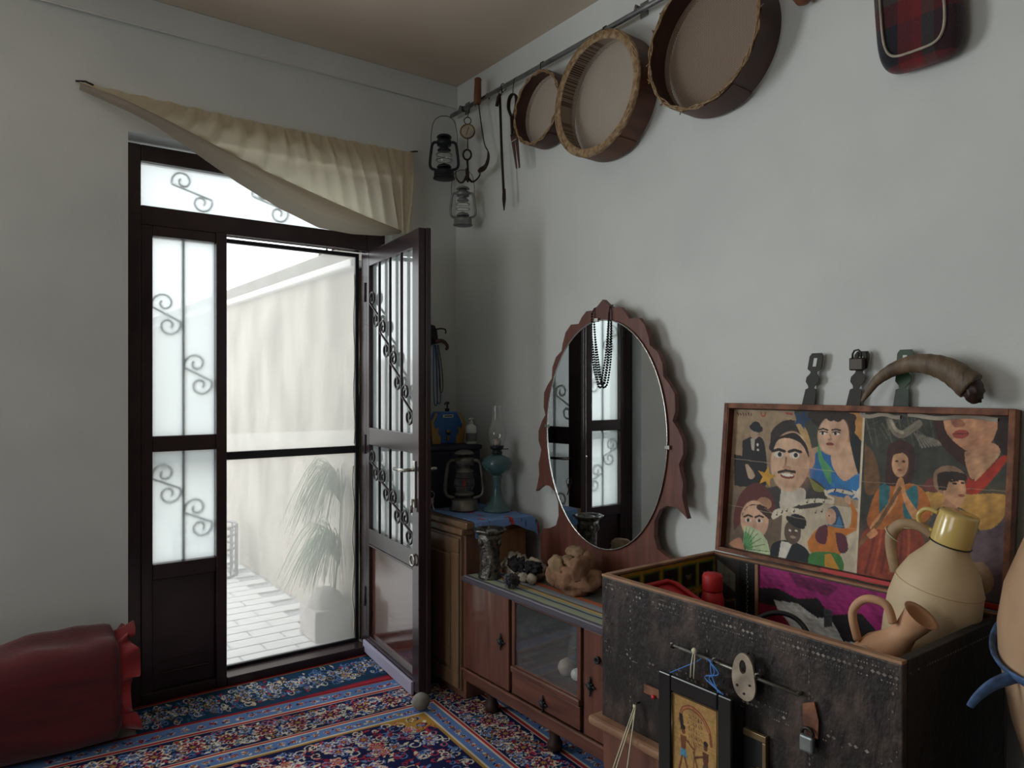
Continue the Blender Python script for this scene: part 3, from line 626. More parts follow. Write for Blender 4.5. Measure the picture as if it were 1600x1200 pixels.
# ================================================================== LANTERNS
def lantern(name, label, loc, H, mt, wick='red', bail=True, rot=0, group=None, gm='glass'):
    t = thing(name, label, 'lantern', (0,0,0), group)
    s = H
    def P(pr): return [(r*s, z*s) for r, z in pr]
    MB().lathe(P([(.20,0),(.235,.01),(.235,.03),(.215,.045),(.215,.15),(.205,.17),(.12,.20),(.10,.21),(.10,.23)]), 28).obj('fuel_tank', M[mt], t)
    MB().lathe(P([(.10,.23),(.15,.235),(.155,.27),(.12,.30),(.05,.30),(.045,.33),(.0,.33)]), 24).obj('burner', M[mt], t)
    MB().shell(P([(.115,.285),(.150,.35),(.165,.43),(.155,.52),(.115,.605)]), 24).obj('globe', M[gm], t)
    MB().lathe(P([(.135,.60),(.145,.605),(.14,.63),(.085,.67),(.085,.71),(.15,.715),(.155,.82),(.09,.84),(.09,.885)]), 24).obj('chimney', M[mt], t)
    MB().lathe(P([(.09,.90),(.16,.885),(.155,.905),(.13,.93),(.06,.955),(.0,.96)]), 24).obj('cap', M[mt], t)
    if wick: MB().lathe(P([(.012,.33),(.03,.38),(.022,.44),(.0,.52)]), 8).obj('wick_flame', M[wick], t)
    for sg in (-1, 1):
        pt = [(0,sg*.15*s,.78*s),(0,sg*.20*s,.785*s),(0,sg*.25*s,.74*s),(0,sg*.272*s,.62*s),(0,sg*.30*s,.38*s),(0,sg*.295*s,.28*s),(0,sg*.25*s,.22*s),(0,sg*.14*s,.19*s)]
        MB().tube(spline(pt, 5), .030*s, 8).obj('air_tube', M[mt], t)
    for z in (.40, .52):
        MB().tube([(.165*s*math.cos(a)*1.02, .165*s*math.sin(a)*1.02, z*s) for a in [2*PI*k/20 for k in range(20)]], .006*s, 5, closed=True).obj('globe_guard', M['wire'], t)
    if bail:
        MB().tube(spline([(0,-.27*s,.70*s),(0,-.275*s,.95*s),(0,-.22*s,1.22*s),(0,-.10*s,1.33*s),(0,0,1.345*s),(0,.10*s,1.33*s),(0,.22*s,1.22*s),(0,.275*s,.95*s),(0,.27*s,.70*s)], 6), .0075*s, 6).obj('bail_handle', M['wire'], t)
    else:
        MB().tube(spline([(.03*s,-.27*s,.66*s),(.13*s,-.29*s,.45*s),(.20*s,-.27*s,.26*s),(.26*s,0,.14*s),(.20*s,.27*s,.26*s),(.13*s,.29*s,.45*s),(.03*s,.27*s,.66*s)], 6), .0075*s, 6).obj('bail_handle', M['wire'], t)
    t.location = loc; t.rotation_euler = (0, 0, rot); return t
VIEW = math.radians(-54)      # lanterns roughly face the room's middle
ln1 = lantern('hurricane_lantern', 'blackened hurricane lantern hung in the corner under the rail end', (2.035, 3.36, 2.505), .25, 'tindk', None, True, .95)
MB().tube([(2.035, 3.36, 2.505+.25*1.33), (2.05, 3.37, 2.858), (2.075, 3.40, 2.885), (2.10, 3.425, 2.90), (2.08, 3.45, 2.94)], .005, 6).obj('hook', M['dark'], ln1).matrix_parent_inverse = ln1.matrix_basis.inverted()
ln2 = lantern('hurricane_lantern', 'small grey tin lantern hung below the grappling hook', (2.06, 3.215, 2.235), .215, 'tin', None, True, .95)

# ================================================================== SPRING BALANCE and GRAPPLE
sbal = thing('pocket_balance', 'small round dial balance hung from the rail above a grapple', 'balance', (2.09, 3.215, 2.70))
cx_, cy_, cz_ = 2.09, 3.215, 2.728
dirv = Vector((-.62, -.78, 0)); side = Vector((.78, -.62, 0))
def faceP(c, a, b, t=0): p = Vector(c)+side*a+Vector((0,0,b))+dirv*t; return tuple(p)
C0 = (cx_, cy_, cz_)
MB().prism([(.034*math.cos(2*PI*k/24), .034*math.sin(2*PI*k/24)) for k in range(24)], lambda a, b: faceP(C0, a, b, 0), lambda a, b: faceP(C0, a, b, .008)).obj('dial', M['cream'], sbal)
MB().tube([faceP(C0, .036*math.cos(2*PI*k/28), .036*math.sin(2*PI*k/28), .006) for k in range(28)], .0045, 6, closed=True).obj('dial_rim', M['brass'], sbal)
MB().tube([faceP(C0, -.008, -.02, .010), faceP(C0, .007, .022, .010)], .0014, 5).obj('needle', M['dark'], sbal)
MB().tube([faceP(C0, .018*math.cos(2*PI*k/18), .056+.018*math.sin(2*PI*k/18), .004) for k in range(18)], .0025, 5, closed=True).obj('top_ring', M['wire'], sbal)
MB().tube([faceP(C0, 0, -.038, .004), faceP(C0, 0, -.088, .004)], .003, 6).obj('spindle', M['wire'], sbal)
MB().tube([faceP(C0, 0, .076, .004), (cx_+.01, cy_, cz_+.12), (RX, cy_, RZ+.013), (RX+.014, cy_, RZ), (RX+.006, cy_, RZ-.016)], .0022, 5).obj('hook', M['wire'], sbal)
gp = thing('grappling_hook', 'rusty iron grapple with curved prongs hung from the dial balance', 'hook', (2.085, 3.215, 2.49))
G0 = (2.085, 3.212, 2.606)
MB().tube([faceP(G0, .021*math.cos(2*PI*k/18), .026*math.sin(2*PI*k/18), .004) for k in range(18)], .005, 6, closed=True).obj('eye', M['dark'], gp)
MB().tube([faceP(G0, 0, -.028), faceP(G0, .002, -.06), faceP(G0, .002, -.10), faceP(G0, .004, -.142)], [.006, .005, .010, .004], 7).obj('shank', M['dark'], gp)
for a, b, t in (((0,-.10),(-.04,-.145),-.035), ((0,-.11),(.045,-.135),.055)):
    MB().tube(spline([faceP(G0, a[0], a[1]), faceP(G0, b[0]*.5, -.138), faceP(G0, b[0], b[1]+.004), faceP(G0, b[0]*1.45, b[1]+.03), faceP(G0, b[0]*1.5, b[1]+.065)], 6), [.007-.005*k/24 for k in range(25)], 6).obj('prong', M['dark'], gp)
MB().tube(spline([faceP(G0, 0, -.11), faceP(G0, .0, -.14, .03), faceP(G0, 0, -.135, .06), faceP(G0, 0, -.09, .075)], 6), [.006-.004*k/18 for k in range(19)], 6).obj('prong', M['dark'], gp)
# ================================================================== SICKLE, POKER, SHEARS
sk = thing('sickle', 'old sickle with a brown wooden grip hung on the rail', 'sickle', (2.10, 3.10, 2.54))
MB().lathe([(.016,0),(.019,.01),(.019,.06),(.017,.11),(.019,.125),(.012,.132)], 14, (0,0,0), Matrix.Translation((2.095, 3.133, 2.848)) @ Matrix.Rotation(.05, 4, 'X')).obj('grip', M['handle'], sk)
bl = spline([(2.10, 3.128, 2.85), (2.10, 3.105, 2.74), (2.10, 3.075, 2.63), (2.10, 3.045, 2.585), (2.10, 3.043, 2.545), (2.10, 3.07, 2.512), (2.10, 3.12, 2.508), (2.10, 3.125, 2.515)], 7)
n_ = len(bl); MB().tube(bl, [.0045+(.011 if k > n_*.42 else 0)*math.sin(PI*min(1, max(0, (k-n_*.42)/(n_*.58))))**.6 for k in range(n_)], 8, flat=.35, up=(0,1,0)).obj('blade', M['dark'], sk)
MB().tube([(2.10, 3.13, 2.865), (RX-.014, 3.10, RZ-.004), (RX-.002, 3.095, RZ+.013), (RX+.013, 3.09, RZ), (RX+.004, 3.085, RZ-.018)], .003, 6).obj('hook', M['dark'], sk)
pk = thing('iron_poker', 'long thin black iron poker with a spade tip hung on the rail', 'poker', (2.11, 2.93, 2.29))
MB().tube([(2.11, 2.955, 2.83), (2.11, 2.94, 2.55), (2.11, 2.922, 2.345)], .0065, 8).obj('shaft', M['dark'], pk)
MB().prism([(-.009,.05),(.009,.05),(.012,.0),(.0,-.055),(-.012,.0)], lambda a, b: (2.107, 2.92-a, 2.32+b), lambda a, b: (2.113, 2.92-a, 2.32+b)).obj('spade_tip', M['dark'], pk)
MB().tube([(2.105, 2.975, 2.79), (2.105, 2.962, 2.83), (2.105, 2.945, 2.84)], .0085, 7).obj('crook', M['dark'], pk)
MB().tube([(2.11, 2.952+.013*math.cos(2*PI*k/16), 2.852+.016*math.sin(2*PI*k/16)) for k in range(16)], .0022, 5, closed=True).obj('loop', M['wire'], pk)
hook(2.952, .022, pk)
sh = thing('sheep_shears', 'dark iron spring shears hung between the poker and the small sieve', 'shears', (2.10, 2.80, 2.45))
MB().tube(spline([(2.10, 2.845, 2.70), (2.10, 2.868, 2.745), (2.10, 2.862, 2.79), (2.10, 2.835, 2.805), (2.10, 2.808, 2.785), (2.10, 2.806, 2.74), (2.10, 2.825, 2.70)], 6), .011, 8, flat=.35, up=(1,0,0)).obj('spring_bow', M['dark'], sh)
MB().tube([(2.10, 2.845, 2.70), (2.10, 2.838, 2.60)], .0075, 7).obj('arm', M['dark'], sh); MB().tube([(2.10, 2.825, 2.70), (2.10, 2.812, 2.60)], .0075, 7).obj('arm', M['dark'], sh)
for y0, y1, t in ((2.838, 2.803, .0), (2.812, 2.786, .004)):
    MB().prism([(y0+.016, 2.615), (y0-.012, 2.615), (y1-.004, 2.44), (y1+.004, 2.44)], lambda a, b: (2.098+t, a, b), lambda a, b: (2.101+t, a, b)).obj('blade', M['hoopdk'], sh)
MB().tube([(2.096, 2.848, 2.575), (2.094, 2.82, 2.578), (2.096, 2.80, 2.58)], .0018, 5).obj('tie', M['string'], sh)
MB().tube([(2.10, 2.835, 2.80), (2.105, 2.838, 2.84), (RX-.014, 2.845, RZ), (RX, 2.846, RZ+.014), (RX+.013, 2.846, RZ-.002)], .0022, 5).obj('hook', M['wire'], sh)
# ================================================================== SIEVES
def sieve(name, label, y, z, R, dep, hoop_m, mesh_m, bind, seed, tilt=0, mesh_at=.75):
    t = thing(name, label, 'sieve', (0,0,0), 'sieves hung on the wall rail')
    xb = 0; A = Matrix.Rotation(-PI/2, 4, 'Y')      # lathe axis -> -x
    th = .006
    m = MB(); m.shell([(R, 0), (R, dep)], 64, M=A).shell([(R-th, dep), (R-th, 0)], 64, M=A).shell([(R-th, 0), (R, 0)], 64, M=A).shell([(R, dep), (R-th, dep)], 64, M=A)
    m.obj('hoop', M[hoop_m], t, recalc=True)
    # lapped joint of the hoop
    m = MB(); m.grid(lambda u, v: (-dep*v, (R+.004)*math.sin(-2.9+.35*u), (R+.004)*math.cos(-2.9+.35*u)), 10, 1); m.obj('lap_joint', M[hoop_m], t)
    zz = dep*(1-mesh_at)
    m = MB(); m.grid(lambda u, v: (-(zz-.012*(1-v*v)), (R-th)*v*math.sin(2*PI*u), (R-th)*v*math.cos(2*PI*u)), 48, 10, closeu=True); m.obj('mesh', M[mesh_m], t, recalc=False)
    if bind == 'wide':
        m = MB(); m.shell([(R+.002, dep-.004), (R+.002, dep+.004), (R-.030, dep+.006), (R-.034, dep+.001)], 64, M=A); m.obj('binding', M['rattan'], t)
        m = MB(); m.shell([(R-.008, dep-.002), (R-.008, .01)], 64, M=A); m.obj('mesh_collar', M['mesh_l'], t, recalc=False)
    for q in range(3):
        m = MB(); m.tube([(-dep-.002+.003*math.sin(k*.9+q), (R-.004-.004*q+.0025*math.sin(k*1.3+2*q))*math.sin(2*PI*k/90), (R-.004-.004*q+.0025*math.sin(k*1.3+2*q))*math.cos(2*PI*k/90)) for k in range(90)], .0032, 5, closed=True)
        m.obj('rim_cord', M['rattan'], t)
    if bind == 'knots':
        rr = random.Random(seed)
        for k in range(16):
            a = 2*PI*k/16+rr.uniform(-.08, .08); c_ = Vector((-dep-.004, R*math.sin(a), R*math.cos(a)))
            MB().tube([c_+Vector((.004, rr.uniform(-.012, .012), rr.uniform(-.012, .012))), c_, c_+Vector((-.004, rr.uniform(-.016, .016), rr.uniform(-.016, .016)))], .0022, 5).obj('stitch', M['rattan'], t)
    t.location = (XR-.012-.0, y, z); t.rotation_euler = (0, tilt, 0)
    return t
M['mesh_d2'] = meshmat('sieve_mesh_dark', '#8a7360', 170, .5)
def sieve_hook(t, y, zt):
    o = MB().tube([(XR-.06, y, zt), (RX-.016, y, RZ-.02), (RX-.016, y, RZ+.004), (RX, y, RZ+.016), (RX+.014, y, RZ)], .0025, 5).obj('hook', M['wire'])
    o.parent = t; o.matrix_parent_inverse = (Matrix.Translation(t.location) @ Matrix.Rotation(t.rotation_euler.y, 4, 'Y')).inverted()
# all three hang from the rail and rest with their back rim on the wall
s1 = sieve('sieve', 'small dark brown sieve with a fine grey mesh', 2.640, 2.675, .168, .085, 'hoopdk', 'mesh_l', 'plain', 1, .03)
s2 = sieve('sieve', 'round sieve with a wide pale rattan rim and coarse mesh', 2.225, 2.598, .251, .105, 'hoop', 'mesh_l', 'wide', 2, .03)
s3 = sieve('sieve', 'large brown sieve with knotted cord stitching round its rim', 1.680, 2.618, .246, .110, 'hoopdk', 'mesh_d2', 'knots', 3, .03)
for t, y, z, R in ((s1, 2.640, 2.675, .168), (s2, 2.225, 2.598, .251)): sieve_hook(t, y, z+R-.004)
o = MB().tube([(XR-.06, 1.680, 2.858), (RX-.016, 1.68, RZ-.012), (RX-.014, 1.68, RZ+.006), (RX, 1.68, RZ+.016), (RX+.014, 1.68, RZ)], .003, 5).obj('hook', M['wire']); o.parent = s3; o.matrix_parent_inverse = (Matrix.Translation(s3.location) @ Matrix.Rotation(.03, 4, 'Y')).inverted()
# ================================================================== PLAID BAG and LADLE at the top
def plaid():
    m = mat('tartan_wool', (.1,.02,.02), .95, bump=.4, bscale=300, sheen=.3); nt = m.node_tree
    g = nt.nodes.new('ShaderNodeTexCoord'); sp = nt.nodes.new('ShaderNodeSeparateXYZ'); nt.links.new(g.outputs['Object'], sp.inputs[0])
    rs = []
    for ax, cols in ((1, ('#6a1418', '#0c0f1c', '#0c0f1c', '#3f0e13', '#3f3b36', '#7c171b')), (2, ('#6a1418', '#0b0d1a', '#0f1226', '#571216', '#4a443c', '#0b0d1a'))):
        a = nt.nodes.new('ShaderNodeMath'); a.operation = 'MULTIPLY'; a.inputs[1].default_value = 3.7; nt.links.new(sp.outputs[ax], a.inputs[0])
        b = nt.nodes.new('ShaderNodeMath'); b.operation = 'FRACT'; nt.links.new(a.outputs[0], b.inputs[0])
        r = nt.nodes.new('ShaderNodeValToRGB'); r.color_ramp.interpolation = 'CONSTANT'
        while len(r.color_ramp.elements) < 6: r.color_ramp.elements.new(.5)
        for e, p, c in zip(r.color_ramp.elements, (0, .14, .32, .55, .78, .9), cols): e.position = p; e.color = (*lin(c), 1)
        nt.links.new(b.outputs[0], r.inputs[0]); rs.append(r)
    mx = nt.nodes.new('ShaderNodeMix'); mx.data_type = 'RGBA'; mx.inputs[0].default_value = .5
    nt.links.new(rs[0].outputs[0], mx.inputs[6]); nt.links.new(rs[1].outputs[0], mx.inputs[7]); nt.links.new(mx.outputs[2], nt.nodes['Principled BSDF'].inputs['Base Color']); return m
M['plaid'] = plaid()
pb = thing('plaid_bag', 'red and navy plaid wool pouch hung on the white wall', 'bag', (2.13, .985, 2.275))
def sup(a, n): c, s_ = math.cos(a), math.sin(a); return (math.copysign(abs(c)**(2/n), c), math.copysign(abs(s_)**(2/n), s_))
def pbf(u, v):
    q = sup(2*PI*u, 4.5); k = 1-.0*v
    w = math.sin(PI*v)**.5 if 0 < v < 1 else 0
    sc = .80+.20*w
    return (XR-.002-.075*v, .985+.115*q[0]*sc+.012*q[1], 2.475+.18*q[1]*sc)
m = MB().grid(pbf, 48, 12, closeu=True); m.add([pbf(k/48, 1) for k in range(48)], [tuple(range(48))], False); m.add([pbf(k/48, 0) for k in range(48)], [tuple(range(48))], False)
m.obj('pouch', M['plaid'], pb)
MB().tube([(XR-.081, .985+.084*sup(2*PI*k/60, 4.5)[0]+.010*sup(2*PI*k/60, 4.5)[1], 2.475+.145*sup(2*PI*k/60, 4.5)[1]) for k in range(60)], .004, 5, closed=True).obj('piping', M['cream'], pb)
MB().tube([(XR-.04, .95, 2.63), (XR-.02, .985, 2.76), (XR-.04, 1.02, 2.63)], .004, 5).obj('strap', M['redcloth'], pb)
ld_ = thing('wooden_ladle', 'small brown wooden ladle hung beside the large sieve', 'ladle', (2.16, 1.335, 2.57))
MB().lathe([(0,-.045),(.02,-.04),(.033,-.02),(.036,0),(.030,.0),(.026,-.016),(.0,-.03)], 18, (2.14, 1.335, 2.665)).obj('bowl', M['handle'], ld_)
MB().tube([(2.165, 1.335, 2.665), (2.172, 1.335, 2.77), (2.172, 1.335, 2.88)], .006, 7).obj('handle', M['handle'], ld_)

# ================================================================== CORNER CABINET
CB0, CB1 = .016, .80
cc = thing('corner_cabinet', 'brown panelled cabinet in the corner behind the open door', 'cabinet', (1.93, 3.1, CB0))
box('carcass', M['cabdk'], (1.775, 2.745, CB0), (2.10, 3.44, .745), cc, .003)
dr = box('door', M['cabwood'], (1.760, 2.765, .05), (1.775, 3.42, .735), cc, .003)
for z0, z1, y0, y1 in ((.66, .725, 2.77, 3.41), (.06, .125, 2.77, 3.41), (.125, .66, 2.77, 2.835), (.125, .66, 3.345, 3.41)):
    box('door_rail', M['cabwood'], (1.749, y0, z0), (1.760, y1, z1), dr, .004)
box('door_panel', M['cabwood'], (1.754, 2.85, .14), (1.760, 3.33, .645), dr, .006)
box('worktop_edge', M['cabwood'], (1.745, 2.735, .745), (2.11, 3.45, .772), cc, .004); box('worktop', M['cabwood'], (1.765, 2.725, .772), (2.115, 3.45, CB1), cc, .004)
box('end_panel', M['box'], (1.86, 2.732, .50), (2.10, 2.745, .745), cc, .002)
# blue floral cloth
cl = Canvas(list(np.linspace(0, 1, 120)), list(np.linspace(0, 1, 110)), '#6f90c4')
rg = random.Random(9)
for i in range(60): cl.ell(rg.random(), rg.random(), rg.uniform(.006, .02), rg.uniform(.006, .012), rg.choice(['#a9bede', '#33507f', '#7d99c6', '#3d5c96']), rg.uniform(0, 3))
for i in range(26):
    x, y = rg.random(), rg.random(); cl.ell(x, y, .026, .030, '#a32c30'); cl.ell(x+.006, y, .012, .014, '#c4484a'); cl.ell(x-.04, y+.02, .02, .008, '#2f5240', .5)
    cl.line([(x, y+.03), (x+.03, y+.07)], .004, '#c03a3c')
def clf(u, v):
    x = 1.80+.345*u; y = 2.685+.66*v
    z = CB1+.0035+.001*math.sin(23*u+11*v)
    over = max(0, 2.724-y)
    if over > 0: y = 2.724-.010-.25*over; z -= over*(1.35+.6*math.sin(7*u+1))
    if x > 2.115: z -= (x-2.115)*.8*1.0
    return (x, y-.018*u*(1 if over > 0 else 0), z)
co = cl.mesh('table_cloth', clf, vcmat('printed_cotton', .9, bump=.3)); so = co.modifiers.new('thick', 'SOLIDIFY'); so.thickness = .0015; so.offset = 1
tag(co, 'blue cotton cloth with red flowers covering the corner cabinet', 'cloth')
ZT = CB1+.008
# dark box with things on it
db = thing('storage_box', 'dark blue box standing on the corner cabinet under the bottles', 'box', (1.95, 3.27, ZT))
box('box_body', M['bluebox'], (1.77, 3.12, ZT), (2.105, 3.44, 1.085), db, .006); box('box_lid', M['bluebox'], (1.762, 3.112, 1.085), (2.113, 3.448, 1.108), db, .006)
box('box_corner', M['bluebox'], (1.925, 3.116, ZT), (1.935, 3.12, 1.08), db, .001)
ZB = 1.109
hb = thing('collection_box', 'blue plastic box with ochre side hands on the dark box', 'box', (1.99, 3.27, ZB))
MB().prism([(-.085,0),(.085,0),(.085,.10),(.055,.165),(-.055,.165),(-.085,.10)], lambda a, b: (1.985+a*.98, 3.24-a*.1, ZB+b), lambda a, b: (1.985+a*.98, 3.30-a*.1, ZB+b)).obj('box_body', M['bluep'], hb, .006)
for sg in (-1, 1):
    MB().prism([(sg*.09,.0),(sg*.045,.0),(sg*.045,.035),(sg*.062,.055),(sg*.058,.085),(sg*.078,.075),(sg*.085,.11),(sg*.062,.155),(sg*.070,.160),(sg*.098,.11)], lambda a, b: (1.985+a*.98, 3.234-a*.1, ZB+b+.001), lambda a, b: (1.985+a*.98, 3.240-a*.1, ZB+b+.001)).obj('hand_shape', M['yellowp'], hb)
box('slot_plate', M['white'], (1.955, 3.236, ZB+.135), (2.015, 3.241, ZB+.150), hb, .001); box('slot', M['blackp'], (1.962, 3.233, ZB+.140), (2.008, 3.237, ZB+.146), hb, 0)
MB().lathe([(.012,0),(.012,.014),(0,.014)], 12, (0,0,0), Matrix.Translation((1.985, 3.242, ZB+.06)) @ Matrix.Rotation(PI/2, 4, 'X')).obj('badge', M['brass'], hb)
box('badge', M['brass'], (1.978, 3.234, ZB+.015), (1.992, 3.241, ZB+.04), hb, .001)
def pump(name, label, loc, r, h, mb, mp, lab=None):
    t = thing(name, label, 'bottle', loc); x, y, z = loc
    MB().lathe([(r*.95,0),(r,.006),(r,h*.6),(r*.85,h*.68),(r*.4,h*.74),(r*.4,h*.78)], 18, loc).obj('bottle_body', M[mb], t)
    MB().lathe([(r*.42,h*.77),(r*.42,h*.83),(r*.15,h*.84),(r*.15,h*.93),(r*.4,h*.94),(r*.4,h*.985),(0,h)], 14, loc).obj('pump_head', M[mp], t)
    MB().tube([(x, y, z+h*.965), (x-.025, y-.02, z+h*.96), (x-.03, y-.024, z+h*.93)], .004, 6).obj('nozzle', M[mp], t)
    if lab: MB().shell([(r*1.012,h*.10),(r*1.012,h*.42)], 18, loc).obj('paper_label', M[lab], t)
    return t
pump('pump_bottle', 'white pump bottle with a grey label standing on the dark box', (2.082, 3.170, ZB), .028, .135, 'white', 'white', 'steel')
pump('pump_bottle', 'dark pump bottle rising behind the blue box', (2.045, 3.345, ZB), .030, .215, 'bluebox', 'blackp')
# big worn lantern and oil lamp on the cloth
lantern('hurricane_lantern', 'large worn grey lantern with a red wick on the blue cloth', (1.93, 3.0, ZT-.002), .305, 'tinworn', 'red', False, .95)
ol = thing('oil_lamp', 'teal glass oil lamp with a tall clear chimney on blue cloth', 'oil lamp', (2.042, 2.885, ZT-.002))
OL = (2.042, 2.885, ZT-.002)
MB().lathe([(.066,0),(.068,.008),(.060,.018),(.038,.045),(.024,.075),(.019,.11),(.022,.155),(.027,.165),(.022,.175)], 30, OL, rib=lambda a, z: 1+.03*math.cos(10*a)*(1 if z < .15 else 0)).obj('foot', M['teal'], ol)
MB().lathe([(.022,.175),(.035,.185),(.058,.200),(.070,.220),(.072,.235),(.062,.255),(.030,.268),(.022,.272)], 40, OL, rib=lambda a, z: 1+.025*math.cos(20*a)).obj('oil_font', M['teal'], ol)
MB().lathe([(.022,.272),(.026,.275),(.026,.284),(.018,.29),(.030,.298),(.034,.312),(.030,.315),(0,.315)], 20, OL).obj('burner', M['tindk'], ol)
MB().tube([(OL[0]+.02, OL[1]-.008, OL[2]+.296), (OL[0]+.046, OL[1]-.022, OL[2]+.297)], .002, 6).lathe([(.006,0),(.006,.004),(0,.004)], 10, (OL[0]+.046, OL[1]-.022, OL[2]+.295)).obj('wick_knob', M['brass'], ol)
MB().lathe([(.018,.315),(.022,.33),(.018,.345),(0,.35)], 14, OL).obj('wick_cup', M['cream'], ol)
MB().shell([(.032,.310),(.034,.325),(.046,.360),(.044,.385),(.030,.42),(.025,.45),(.024,.505)], 28, OL).obj('chimney', M['glass'], ol)
# ornament hung on the door wall behind the leaf
ho = thing('wall_ornament', 'dark pistol-shaped ornament with blue cords hung behind the open door', 'ornament', (2.03, 3.46, 1.3))
MB().prism([(-.05,.0),(-.012,.012),(.0,.04),(-.005,.08),(-.02,.11),(-.05,.115),(-.075,.09),(-.08,.04)], lambda a, b: (2.06+a, 3.462, 1.625+b), lambda a, b: (2.06+a, 3.479, 1.625+b)).obj('plate', M['tindk'], ho, .004)
MB().tube(spline([(2.03, 3.455, 1.71), (2.06, 3.445, 1.718), (2.088, 3.44, 1.715), (2.095, 3.44, 1.70), (2.09, 3.44, 1.693)], 5), .004, 6).obj('hook', M['dark'], ho)
MB().tube(spline([(2.035, 3.455, 1.645), (2.07, 3.445, 1.652), (2.095, 3.44, 1.637), (2.105, 3.44, 1.618), (2.095, 3.44, 1.605)], 5), [.012-.004*k/20 for k in range(21)], 7).obj('butt', M['hoopdk'], ho)
for dx, zb, mm in ((.0, 1.30, 'bluep'), (.02, 1.31, 'bluep'), (.035, 1.37, 'brass')):
    MB().tube(spline([(2.03+dx*.3, 3.458, 1.63), (2.025+dx, 3.456, 1.5), (2.03+dx, 3.456, zb+.03), (2.04+dx, 3.456, zb), (2.05+dx, 3.456, zb+.03), (2.047+dx*.9, 3.456, 1.5), (2.04+dx*.5, 3.458, 1.63)], 6), .0028, 5).obj('cord', M[mm], ho)

# ================================================================== DRESSER
DXF, DY0, DY1, DZT = 1.75, 1.70, 2.728, .575
dz = thing('dresser', 'long low brown dresser with glass front below the oval mirror', 'cabinet', (1.95, 2.2, .0165))
def db_(n, m, lo, hi, b=.003, par=None): return box(n, M[m], lo, hi, par or dz, b)
db_('top', 'wood', (1.738, DY0-.0, .553), (2.165, DY1, .572), .005)
db_('base_rail', 'wood', (1.745, DY0, .118), (1.765, DY1, .168), .005); db_('base_moulding', 'wood', (1.737, DY0, .160), (1.75, DY1, .174), .004)
db_('side_panel', 'woodv', (1.755, DY1-.018, .125), (2.16, DY1, .553)); db_('side_panel', 'woodv', (1.755, DY0, .125), (2.16, DY0+.018, .553))
db_('back_panel', 'wooddk', (2.15, DY0+.018, .125), (2.16, DY1-.018, .553)); db_('bottom_panel', 'wooddk', (1.765, DY0+.018, .125), (2.15, DY1-.018, .14))
db_('divider', 'wooddk', (1.76, 2.37, .14), (2.15, 2.386, .553)); db_('divider', 'wooddk', (1.76, 1.94, .14), (2.15, 1.956, .553))
db_('shelf', 'wooddk', (1.77, 1.956, .275), (2.15, 2.37, .285))
def door(y0, y1, ky):
    d = db_('door', 'woodv', (1.748, y0, .176), (1.764, y1, .55)); return d
def ornate(y, z, par):
    m = MB()
    for k in range(8):
        a = k*PI/4; r = .026 if k % 2 == 0 else .016; rz = .034 if k in (2, 6) else r
        m.tube([(1.744, y, z), (1.741, y+r*math.cos(a), z+rz*math.sin(a))], [.006, .003], 6)
    m.blob((1.738, y, z), (.008, .012, .012), 2, .1, 3, 1); return m.obj('handle', M['tindk'], par)
dl = door(2.388, DY1-.02, 0); ornate(2.436, .364, dl)
d_r = door(DY0+.02, 1.938, 0); ornate(1.899, .358, d_r)
MB().lathe([(.013,0),(.013,.012),(.007,.012),(.007,.002)], 16, (0,0,0), Matrix.Translation((1.748, 1.862, .46)) @ Matrix.Rotation(-PI/2, 4, 'Y')).obj('keyhole_ring', M['tindk'], d_r)
dw = db_('drawer', 'wood', (1.748, 1.96, .178), (1.764, 2.366, .262)); ornate(2.163, .205, dw)
db_('rail', 'wood', (1.740, 1.958, .264), (1.77, 2.368, .288), .005)
gd = db_('glass_door', 'glassdk', (1.756, 1.975, .292), (1.760, 2.352, .548), 0)
for lo, hi in (((1.750, 1.958, .288), (1.764, 1.976, .552)), ((1.750, 2.350, .288), (1.764, 2.369, .552)), ((1.750, 1.976, .288), (1.764, 2.350, .294)), ((1.750, 1.976, .543), (1.764, 2.350, .552))):
    db_('door_frame', 'woodv', lo, hi, .002, gd)
for y in (1.76, 2.16, 2.58):
    for x in (1.80, 2.10): MB().lathe([(.022,0),(.03,.012),(.03,.03),(.02,.045),(.028,.10),(.03,.11)], 14, (x, y, .0165)).obj('foot', M['wooddk'], dz)
# things inside behind the glass
for i, (x, y, r, mm, lab) in enumerate(((1.86, 2.16, .034, 'cream', 'pale round shell beside the glass offcut in the dresser'), (1.86, 2.10, .024, 'white', 'small white ball in the middle of the dresser shelf'), (1.85, 2.05, .026, 'cream', 'small cream ball next to the blue glass ball in the dresser'), (1.87, 1.995, .034, 'bluep', 'blue glass ball at the end of the dresser shelf'))):
    o = MB().blob((0,0,0), (r, r, r), 3, .10, 4, i).obj('trinket_ball', M[mm]); o.location = (x, y, .2855+r*.97); tag(o, lab, 'ornament')
o = MB().prism([(0,0),(.05,0),(.075,.19),(.045,.20)], lambda a, b: (1.90+.02*b, 2.22-a, .286+b), lambda a, b: (1.904+.02*b, 2.22-a, .286+b)).obj('glass_offcut', M['glassdk']); tag(o, 'upright clear glass offcut behind the dresser window', 'glass')
